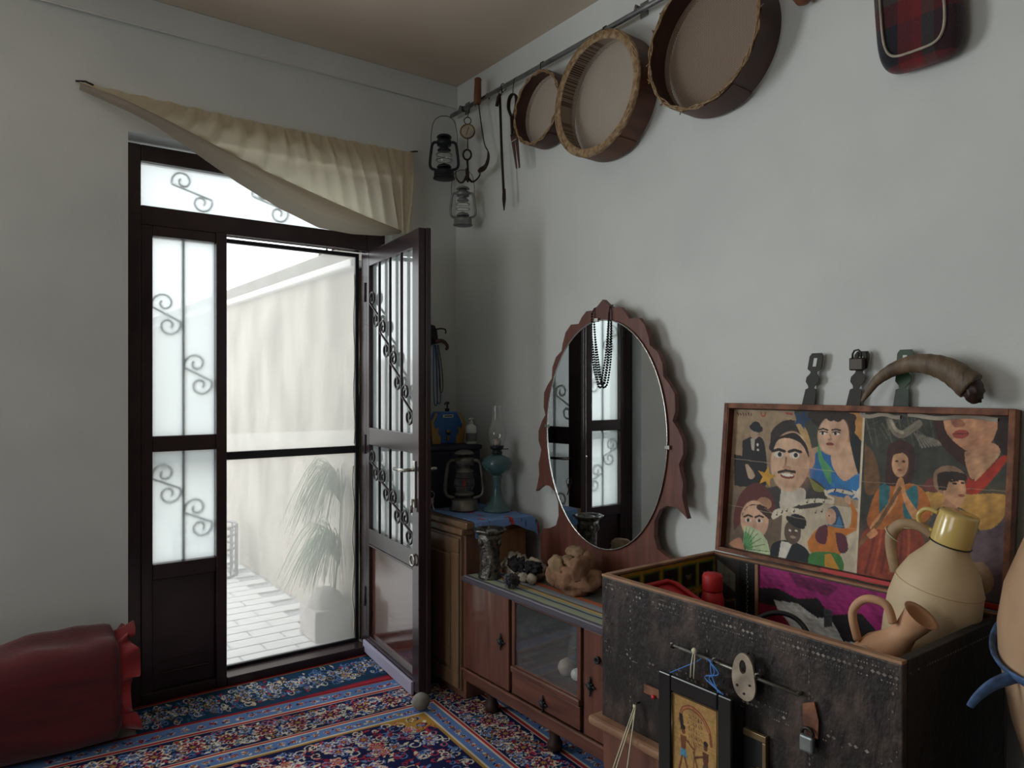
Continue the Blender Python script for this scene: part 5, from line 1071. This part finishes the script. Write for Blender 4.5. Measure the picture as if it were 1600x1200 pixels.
for y0, y1, z in ((.30, .42, .0), (.05, .28, .004)):
    m = MB().grid(lambda u, v: (LD-.0125-.003*math.sin(PI*v), y1+(y0-y1)*u, LH-.020-.012*v+.004*math.sin(9*u+y0*30)+z*.3), 16, 3); o = m.obj('torn_paper', M['cream']); o.parent = lid
# standing hasps on the lid
HP = [(-.020,0),(.020,0),(.016,.062),(.008,.066),(.010,.074),(.019,.086),(.019,.100),(.010,.112),(.009,.118),(.020,.126),(.020,.166),(.014,.176),(-.014,.176),(-.020,.166),(-.020,.126),(-.009,.118),(-.010,.112),(-.019,.100),(-.019,.086),(-.010,.074),(-.008,.066),(-.016,.062)]
for yy, lean, mm in ((1.334, -.20, 'hasp'), (1.186, -.20, 'hasp'), (1.042, -.10, 'haspg')):
    yl = yy-Y0
    m = MB(); m.prism(HP, lambda a, b: (LD-.014-.13*b, yl-a*1.15+lean*b, LH-.012+b), lambda a, b: (LD-.0105-.13*b, yl-a*1.15+lean*b, LH-.012+b)); o = m.obj('hasp', M[mm]); o.parent = lid
    m = MB(); m.prism([(-.005,.134),(.005,.134),(.005,.160),(-.005,.160)], lambda a, b: (LD-.0155-.13*b, yl-a*1.15+lean*b, LH-.012+b), lambda a, b: (LD-.014-.13*b, yl-a*1.15+lean*b, LH-.012+b)); o2 = m.obj('slot', M['wall']); o2.parent = o
lid.rotation_euler = (0, tl, 0)
LM = Matrix.Translation(ch.location+lid.location) @ Matrix.Rotation(tl, 4, 'Y')
def LW_(x, y, z): return LM @ Vector((x, y, z))
# padlock on the second hasp
pc = LW_(LD-.047, 1.160-Y0, LH+.125)
pd = thing('padlock', 'small rusty padlock hung on the middle hasp of the lid', 'padlock', pc)
MB().box((pc.x-.008, pc.y-.022, pc.z-.020), (pc.x+.008, pc.y+.022, pc.z+.018)).obj('lock_body', M['wire'], pd, .004)
MB().tube([(pc.x, pc.y+.014, pc.z+.015), (pc.x, pc.y+.014, pc.z+.03), (pc.x, pc.y+.008, pc.z+.040), (pc.x, pc.y-.004, pc.z+.042), (pc.x, pc.y-.012, pc.z+.034), (pc.x, pc.y-.013, pc.z+.015)], .003, 6).obj('shackle', M['wire'], pd)
# horn lying on the lid edge
zt = LW_(0, 0, LH).z; xt = LW_(LD*.4, 0, LH).x
hn = thing('animal_horn', 'curved brown animal horn resting on the top edge of the lid', 'horn', (xt, .98, zt))
hp_ = [(1.131, 1.352), (1.118, 1.378), (1.088, 1.425), (1.04, 1.462), (.985, 1.480), (.935, 1.476), (.885, 1.452), (.838, 1.405)]
path = spline([(xt-.036+.004*math.sin(k), y, zt+.012+(z-1.352)*.84) for k, (y, z) in enumerate(hp_)], 7); n_ = len(path)
m = MB().tube(path, [(.004+.037*(k/(n_-1))**1.05)*(1+.025*math.sin(k*1.9)) for k in range(n_)], 16, flat=.8); m.obj('horn_body', M['horn'], hn)
e = path[-1]; MB().blob((e.x, e.y-.006, e.z-.012), (.028, .022, .034), 3, .35, 3, 4).obj('broken_rim', M['wooddk'], hn)

# ================================================================== CHEST STAND (bench)
st = thing('chest_stand', 'worn brown wooden stand carrying the dark chest', 'stand', (1.8, 1.19, .0165))
box('board', M['rim'], (X0-.035, Y0-.01, .378), (X1, Y1+.028, ZB0), st, .010)
box('apron', M['woodv'], (X0-.005, Y0+.03, .25), (X0+.018, Y1-.01, .378), st, .004)
for y in (Y0+.03, Y1-.03):
    for x in (X0+.005, X1-.05):
        MB().prism([(-.035,0),(.030,0),(.022,.06),(.016,.16),(.034,.26),(.036,.362),(-.036,.362),(-.034,.27),(-.016,.17),(-.026,.06)], lambda a, b: (x, y+a*.9, .0165+b), lambda a, b: (x+.045, y+a*.9, .0165+b)).obj('leg', M['woodv'], st, .004)
box('stretcher', M['woodv'], (X0+.015, Y0+.05, .10), (X0+.04, Y1-.05, .13), st, .003)
# ================================================================== THINGS HUNG ON THE CHEST FRONT
XF = X0-.0025
hr = thing('hook_rail', 'thin iron rod with small hooks across the chest front', 'rod', (XF, 1.15, .69))
MB().tube([(XF-.016, 1.335, .703), (XF-.016, .965, .695)], .0045, 8).obj('rod', M['tinworn'], hr)
for y in (1.338, 1.20, 1.075):
    MB().tube([(XF, y, .70), (XF-.016, y, .697), (XF-.030, y-.002, .703), (XF-.034, y-.008, .715), (XF-.030, y-.016, .718)], .0028, 6).obj('hook', M['tinworn'], hr)
MB().tube([(XF, .968, .695), (XF-.018, .968, .695)], .005, 6).obj('end_staple', M['tinworn'], hr)
lp = thing('bone_plaque', 'pale pierced bone plaque hung from the rod on the chest', 'plaque', (XF-.024, 1.11, .70))
lo_ = [(.0,.052),(.014,.048),(.026,.030),(.032,-.005),(.034,-.03),(.026,-.052),(.008,-.062),(-.014,-.054),(-.026,-.034),(-.030,-.006),(-.024,.026),(-.012,.046)]
li_ = [(.0,.036),(.008,.030),(.012,.014),(.006,.002),(-.006,.002),(-.010,.014),(-.007,.030)]
m = MB(); ml = MB()
oo = spline([(a, b, 0) for a, b in lo_+[lo_[0]]], 3)[:-1]; n_ = len(oo)
def inner(k): 
    a = math.atan2(oo[k].y-.018, oo[k].x); return (.010*math.cos(a), .018+.017*math.sin(a))
vs_ = []; 
for xx in (XF-.023, XF-.029):
    vs_ += [(xx, 1.108-p.x*1.05, .700+p.y) for p in oo]+[(xx, 1.108-inner(k)[0], .700+inner(k)[1]) for k in range(n_)]
fs_ = []
for k in range(n_):
    q = (k+1) % n_; fs_ += [(k, q, n_+q, n_+k), (2*n_+k, 3*n_+k, 3*n_+q, 2*n_+q), (k, 2*n_+k, 2*n_+q, q), (n_+k, n_+q, 3*n_+q, 3*n_+k)]
m.add(vs_, fs_); m.obj('plate', mat('bone', '#a89a88', .6, col2='#7d7062', nscale=25), lp)
for a, b in ((.02, -.02), (-.016, -.03), (.004, -.045)): MB().lathe([(.003,0),(.003,.002),(0,.002)], 8, (0,0,0), Matrix.Translation((XF-.029, 1.108-a, .70+b)) @ Matrix.Rotation(-PI/2, 4, 'Y')).obj('hole', M['blackp'], lp)
MB().tube([(XF-.026, 1.108, .735), (XF-.018, 1.108, .742), (XF-.004, 1.108, .748)], .002, 5).obj('peg', M['wire'], lp)
# black framed papyrus
pf = thing('framed_papyrus', 'black framed papyrus picture with two painted figures hung on the chest', 'picture', (XF-.03, 1.235, .33))
FY_0, FY_1, FZ0, FZ1, FX = 1.358, 1.122, .335, .640, XF-.040
M_ = 'black_frame'; bwid = .042
for lo, hi in (((FX-.014, FY_1, FZ0), (FX, FY_1+bwid, FZ1)), ((FX-.014, FY_0-bwid, FZ0), (FX, FY_0, FZ1)), ((FX-.014, FY_1+bwid, FZ1-bwid), (FX, FY_0-bwid, FZ1)), ((FX-.014, FY_1+bwid, FZ0), (FX, FY_0-bwid, FZ0+bwid))): box('frame_bar', M[M_], lo, hi, pf, .004)
box('backing_board', M['blackp'], (FX-.001, FY_1+.01, FZ0+.01), (FX+.004, FY_0-.01, FZ1-.01), pf, 0)
iy0, iy1, iz0, iz1 = FY_0-bwid-.004, FY_1+bwid+.004, FZ0+bwid+.004, FZ1-bwid-.004
MB().tube([(FX-.0105, iy0, iz0), (FX-.0105, iy1, iz0), (FX-.0105, iy1, iz1), (FX-.0105, iy0, iz1)], .0018, 4, closed=True).obj('slip_edge', M['goldline'], pf)
PC = Canvas(list(np.linspace(0, 1, 90)), list(np.linspace(0, 1, 130)), '#a98450'); rg = random.Random(8)
for k in range(40): y = rg.random(); PC.line([(0, y), (1, y+rg.uniform(-.05, .05))], .003, rg.choice(['#8f6b3c', '#c09c64', '#9c7743']), .5)
def pcv(pts, w, col): PC.line([(p.x, p.y) for p in spline([(x, y, 0) for x, y in pts], 5)], w, col)
pcv([(.16,.30),(.22,.16),(.42,.10),(.66,.16),(.82,.30),(.86,.44)], .028, '#7a4630'); pcv([(.16,.30),(.22,.16),(.42,.10),(.66,.16),(.82,.30)], .010, '#b0714a')
PC.poly([(.14,.22),(.22,.22),(.26,.40),(.18,.42)], '#2a1f1c')
for (x, y, k) in ((.24, .48, '#6d3f2c'), (.74, .56, '#5a3526')):
    PC.ell(x, y-.06, .045, .04, k); PC.poly([(x-.07, y), (x+.07, y), (x+.05, y+.16), (x-.05, y+.16)], k); PC.poly([(x-.06, y+.16), (x+.06, y+.16), (x+.08, y+.26), (x-.08, y+.26)], '#4a86a0' if x < .5 else '#4b4038'); PC.line([(x-.03, y+.26), (x-.10, y+.44)], .020, k); PC.line([(x+.03, y+.26), (x+.12, y+.42)], .020, k)
    PC.line([(x+.05, y+.03), (.5, y+.12)], .014, k); PC.ell(x, y-.105, .05, .03, '#241c1a')
for i in range(6):
    for j in range(5):
        x, y = .36+.055*i, .20+.075*j; PC.line([(x, y), (x+rg.uniform(-.02, .03), y+rg.uniform(-.02, .04))], .007, '#5d3c28'); PC.line([(x+.012, y+.02), (x+rg.uniform(0, .03), y+.03)], .006, '#5d3c28')
PC.line([(.50,.55),(.46,.95)], .014, '#7d4f34'); PC.line([(.47,.62),(.56,.80)], .012, '#54392c'); PC.poly([(.1,.93),(.9,.93),(.9,.98),(.1,.98)], '#7a5433'); PC.mottle(.1, 3)
PC.mesh('papyrus', lambda u, v: (FX-.0065, iy0+(iy1-iy0)*u, iz1+(iz0-iz1)*v), M['paint'], pf)
MB().tube([(FX-.004, 1.325, FZ1), (XF-.022, 1.255, .685), (XF-.016, 1.235, .703)], .0016, 5).obj('hanging_string', M['bluestring'], pf)
for k in range(3): MB().tube(spline([(XF-.026, 1.205+.006*k, .706), (XF-.032, 1.20-.012*k, .68), (XF-.034, 1.19+.014*k, .66), (FX-.008, 1.165-.008*k, FZ1+.001)], 5), .0022, 5).obj('hanging_string', M['bluestring'], pf)
# second small frame half behind it
p2 = thing('small_frame', 'small dark picture with a worn gilt edge beside the papyrus frame', 'picture', (XF-.01, 1.09, .36))
for lo, hi in (((XF-.012, 1.055, .545), (XF, 1.12, .562)), ((XF-.012, 1.055, .36), (XF, 1.066, .545))): box('frame_bar', M['goldline'], lo, hi, p2, .002)
box('picture_panel', M['blackp'], (XF-.007, 1.066, .36), (XF-.002, 1.12, .545), p2, 0)
for y, z in ((1.075, .475), (1.09, .468), (1.082, .455)): MB().blob((XF-.009, y, z), (.002, .010, .007), 2, .5, 4, int(y*1000)).obj('gilt_motif', M['brass'], p2)
# string loops, red-tipped bar, lock plate
sl = thing('string_loop', 'loop of pale twine hung over the papyrus frame top', 'string', (XF-.03, 1.262, .62))
MB().blob((XF-.022, 1.262, .712), (.006, .008, .008), 2, .2, 3, 1).obj('knot', M['string'], sl)
for dy in (-.005, .006): MB().tube([(XF-.022, 1.262+dy*.5, .71), (XF-.028, 1.262+dy, .67), (XF-.030, 1.262+dy, .642)], .0018, 5).obj('strand', M['string'], sl)
s2_ = thing('twine_loop', 'long loop of twine hanging from a nail low on the chest', 'string', (XF-.02, 1.48, .3))
MB().tube([(XF, 1.478, .497), (XF-.024, 1.478, .500), (XF-.024, 1.462, .507)], .0025, 5).obj('nail', M['wire'], s2_); MB().blob((XF-.018, 1.479, .492), (.005, .007, .009), 2, .2, 3, 2).obj('knot', M['string'], s2_)
for y0, y1 in ((1.480, 1.520), (1.474, 1.508), (1.476, 1.452)): MB().tube([(XF-.018, y0, .49), (XF-.092, y1, .26)], .002, 5).obj('strand', M['string'], s2_)
lt = thing('thermometer', 'small thermometer with a red bulb on a brown strip on the chest', 'thermometer', (XF, 1.41, .53))
box('backing_strip', M['rimdk'], (XF-.008, 1.30, .535), (XF, 1.455, .560), lt, .002); MB().tube([(XF-.012, 1.41, .537), (XF-.012, 1.34, .534)], .0018, 5).obj('glass_tube', M['chrome'], lt); MB().blob((XF-.013, 1.413, .538), (.006, .007, .006), 2, 0).obj('bulb', M['red'], lt)
lk = thing('lock_hasp', 'rusty lock plate with a hanging steel padlock on the chest front', 'lock', (XF, .90, .60))
MB().prism([(-.02,.03),(.012,.045),(.024,.0),(.022,-.05),(-.004,-.055),(-.02,-.02)], lambda a, b: (XF, .945-a*.9, .648+b*.85), lambda a, b: (XF-.005, .945-a*.9, .648+b*.85)).obj('plate', M['rimdk'], lk)
MB().tube(arc((.945, .612), .014, 0, PI, 12, lambda a, b: (XF-.014, a, b)), .004, 6).obj('shackle', M['wire'], lk); MB().box((XF-.022, .928, .572), (XF-.007, .962, .610)).obj('lock_body', M['tin'], lk, .005)

# ================================================================== INSIDE THE CHEST
ZI = ZB0+.0205
jg = thing('clay_jug', 'tall cream clay jug leaning in the chest under a yellow mug', 'jug')
MB().lathe([(.045,0),(.055,.01),(.072,.12),(.090,.25),(.102,.36),(.106,.425),(.099,.485),(.080,.530),(.057,.562),(.045,.582),(.039,.60),(.039,.635),(.041,.64),(.034,.64),(.032,.60)], 44).obj('jug_body', M['jug'], jg)
MB().tube(spline([(-.015,.040,.600), (-.025,.070,.612), (-.034,.108,.602), (-.036,.124,.570), (-.032,.116,.525), (-.026,.096,.475)], 7), [.015-.003*abs(k-20)/20 for k in range(36)], 10).obj('handle', M['jugdk'], jg)
MB().tube([(.1000*math.cos(2*PI*k/40), .1000*math.sin(2*PI*k/40), .483) for k in range(40)], .0008, 4, closed=True).obj('incised_line', M['terra'], jg)
jg.location = (1.950, .958, ZI+.0125); jg.rotation_euler = (.235, .01, 0)
JM = Matrix.Translation(jg.location) @ jg.rotation_euler.to_matrix().to_4x4()
mg = thing('enamel_mug', 'yellow enamel mug turned upside down over the jug neck', 'mug')
MB().shell([(.046,0),(.0465,.003),(.0445,.075),(.042,.080),(.0,.080)], 32).shell([(.044,.002),(.0425,.075),(.0,.077)], 32).obj('mug_body', M['enamel'], mg)
MB().tube([(.0465*math.cos(2*PI*k/32), .0465*math.sin(2*PI*k/32), .0) for k in range(32)], .002, 5, closed=True).obj('rim', M['enameldk'], mg)
MB().tube(spline([(-.02,.040,.066), (-.026,.066,.066), (-.030,.078,.045), (-.026,.066,.022), (-.02,.040,.018)], 6), .0055, 8).obj('handle', M['enamel'], mg)
mg.location = JM @ Vector((0, 0, .592)); mg.rotation_euler = (.27, .02, 0); mg.scale = (1, 1, 1)
MM = Matrix.Translation(mg.location) @ mg.rotation_euler.to_matrix().to_4x4()
a_ = MM @ Vector((-.026, .066, .016)); b_ = JM @ Vector((-.036, .136, .585))
js = MB(); js.tube(spline([a_, a_.lerp(b_, .35)+Vector((-.01, 0, -.002)), a_.lerp(b_, .7)+Vector((-.012, 0, .006)), b_], 6), .0014, 5).tube([tuple(JM @ Vector((-.035+.019*math.sin(2*PI*k/14),   .122+.020*math.cos(2*PI*k/14), .570+.012*math.cos(2*PI*k/14)))) for k in range(14)], .0014, 5, closed=True)
tag(js.obj('tether_string', M['string']), 'thin white string tying the yellow mug to the jug handle', 'string')
# small terracotta pitcher lying in the corner
tp = thing('terracotta_pitcher', 'small terracotta pitcher with looped handle in the chest corner', 'pitcher')
MB().lathe([(.035,0),(.05,.02),(.062,.07),(.055,.12),(.034,.16),(.027,.19),(.036,.245),(.042,.25),(.032,.245),(.022,.19)], 30).obj('pitcher_body', M['terra'], tp)
MB().tube(spline([(-.03,.025,.20), (-.04,.06,.225), (-.045,.098,.20), (-.045,.10,.15), (-.03,.055,.10)], 7), .010, 9).obj('handle', M['terra'], tp)
tp.location = (1.765, .955, .672); tp.rotation_euler = (.64, .04, 0)
cl2 = thing('packing_cloth', 'pale pink cloth heaped in the chest under the pitcher', 'cloth', (1.70, .87, ZI))
MB().blob((1.675, .875, ZI+.185), (.092, .100, .190), 4, .10, 2.5, 4, flatz=-.184).obj('cloth_heap', M['pinkcloth'], cl2)
rbt = thing('red_flask', 'small red flask standing in the chest by the yellow portraits', 'flask', (1.93, 1.50, ZI))
MB().lathe([(.034,0),(.036,.006),(.036,.30),(.03,.325),(.026,.33)], 24, (1.90, 1.50, ZI)).obj('flask_body', M['red'], rbt); MB().lathe([(.031,.33),(.032,.335),(.032,.375),(.028,.383),(0,.383)], 24, (1.90, 1.50, ZI)).obj('flask_cup', M['red'], rbt)
rp = thing('red_tray', 'red plastic tray tilted inside the chest near its front', 'tray', (1.70, 1.52, ZI))
MB().prism([(1.60,1.36),(1.80,1.36),(1.82,1.38),(1.82,1.58),(1.80,1.60),(1.60,1.60),(1.585,1.58),(1.585,1.38)], lambda a, b: (a, b, ZI+.255+.35*(b-1.36)), lambda a, b: (a, b, ZI+.262+.35*(b-1.36))).obj('tray_base', M['red'], rp, .002)
MB().tube([(a, b, ZI+.270+.35*(b-1.36)) for a, b in ((1.60,1.36),(1.80,1.36),(1.82,1.38),(1.82,1.58),(1.80,1.60),(1.60,1.60),(1.585,1.58),(1.585,1.38))], .008, 6, closed=True).obj('tray_rim', M['red'], rp)
box('support_books', M['wooddk'], (1.60, 1.38, ZI), (1.80, 1.60, ZI+.245), rp, .003)
bcab = MB().tube(spline([(1.62, 1.30, ZI+.02), (1.66, 1.27, ZI+.25), (1.74, 1.20, ZI+.355), (1.78, 1.12, ZI+.35), (1.76, 1.06, ZI+.25), (1.74, 1.04, ZI+.02)], 8), .007, 8).obj('cable_loop', M['blackp']); tag(bcab, 'black cable looped upright inside the chest', 'cable')

# ================================================================== BIG CLAY JAR on a stool (right edge)
JX, JY = 1.872, .40
stl = thing('jar_stool', 'low wooden stool carrying the large clay jar', 'stool', (JX, JY, 0))
box('seat', M['wooddk'], (JX-.2, JY-.2, .40), (JX+.2, JY+.2, .44), stl, .01)
for a in (-1, 1):
    for b in (-1, 1): box('leg', M['wooddk'], (JX+a*.16-.025, JY+b*.16-.025, .0165), (JX+a*.16+.025, JY+b*.16+.025, .40), stl, .004)
jr = thing('clay_jar', 'large pale clay storage jar with blue strap beside the chest', 'jar', (JX, JY, .441))
MB().lathe([(.13,0),(.16,.015),(.205,.12),(.245,.26),(.268,.39),(.270,.46),(.258,.54),(.222,.64),(.165,.715),(.115,.75),(.10,.78),(.118,.81),(.10,.81),(.085,.77)], 64, (JX, JY, .441)).obj('jar_body', M['jar'], jr)
def strap(t):
    z = .441+.47-.20*t; r = .2725-.02*abs(t-.1)**1.5
    return z, r
sm_ = []
for k in range(60):
    a = 2*PI*k/60; ca = math.cos(a-PI*1.0); z = .441+.50+.115*math.sin(a+2.3); zz = z-.441
    prof = [(0,.13),(.12,.205),(.26,.245),(.39,.268),(.46,.270),(.54,.258),(.64,.222),(.75,.115)]
    r = next(p[1]+(q[1]-p[1])*(zz-p[0])/(q[0]-p[0]) for p, q in zip(prof[:-1], prof[1:]) if p[0] <= zz <= q[0])
    sm_.append((JX+(r+.006)*math.cos(a), JY+(r+.006)*math.sin(a), z))
MB().tube(sm_, .016, 8, closed=True, flat=.3, up=(0,0,1)).obj('strap', M['bluestrap'], jr)
k0 = 23; s0 = Vector(sm_[k0])
MB().tube(spline([s0, s0+Vector((-.025, .028, -.02)), s0+Vector((-.04, .048, -.045)), s0+Vector((-.045, .062, -.07))], 5), [.015-.008*k/15 for k in range(16)], 7, flat=.4).obj('strap_tail', M['bluestrap'], jr)
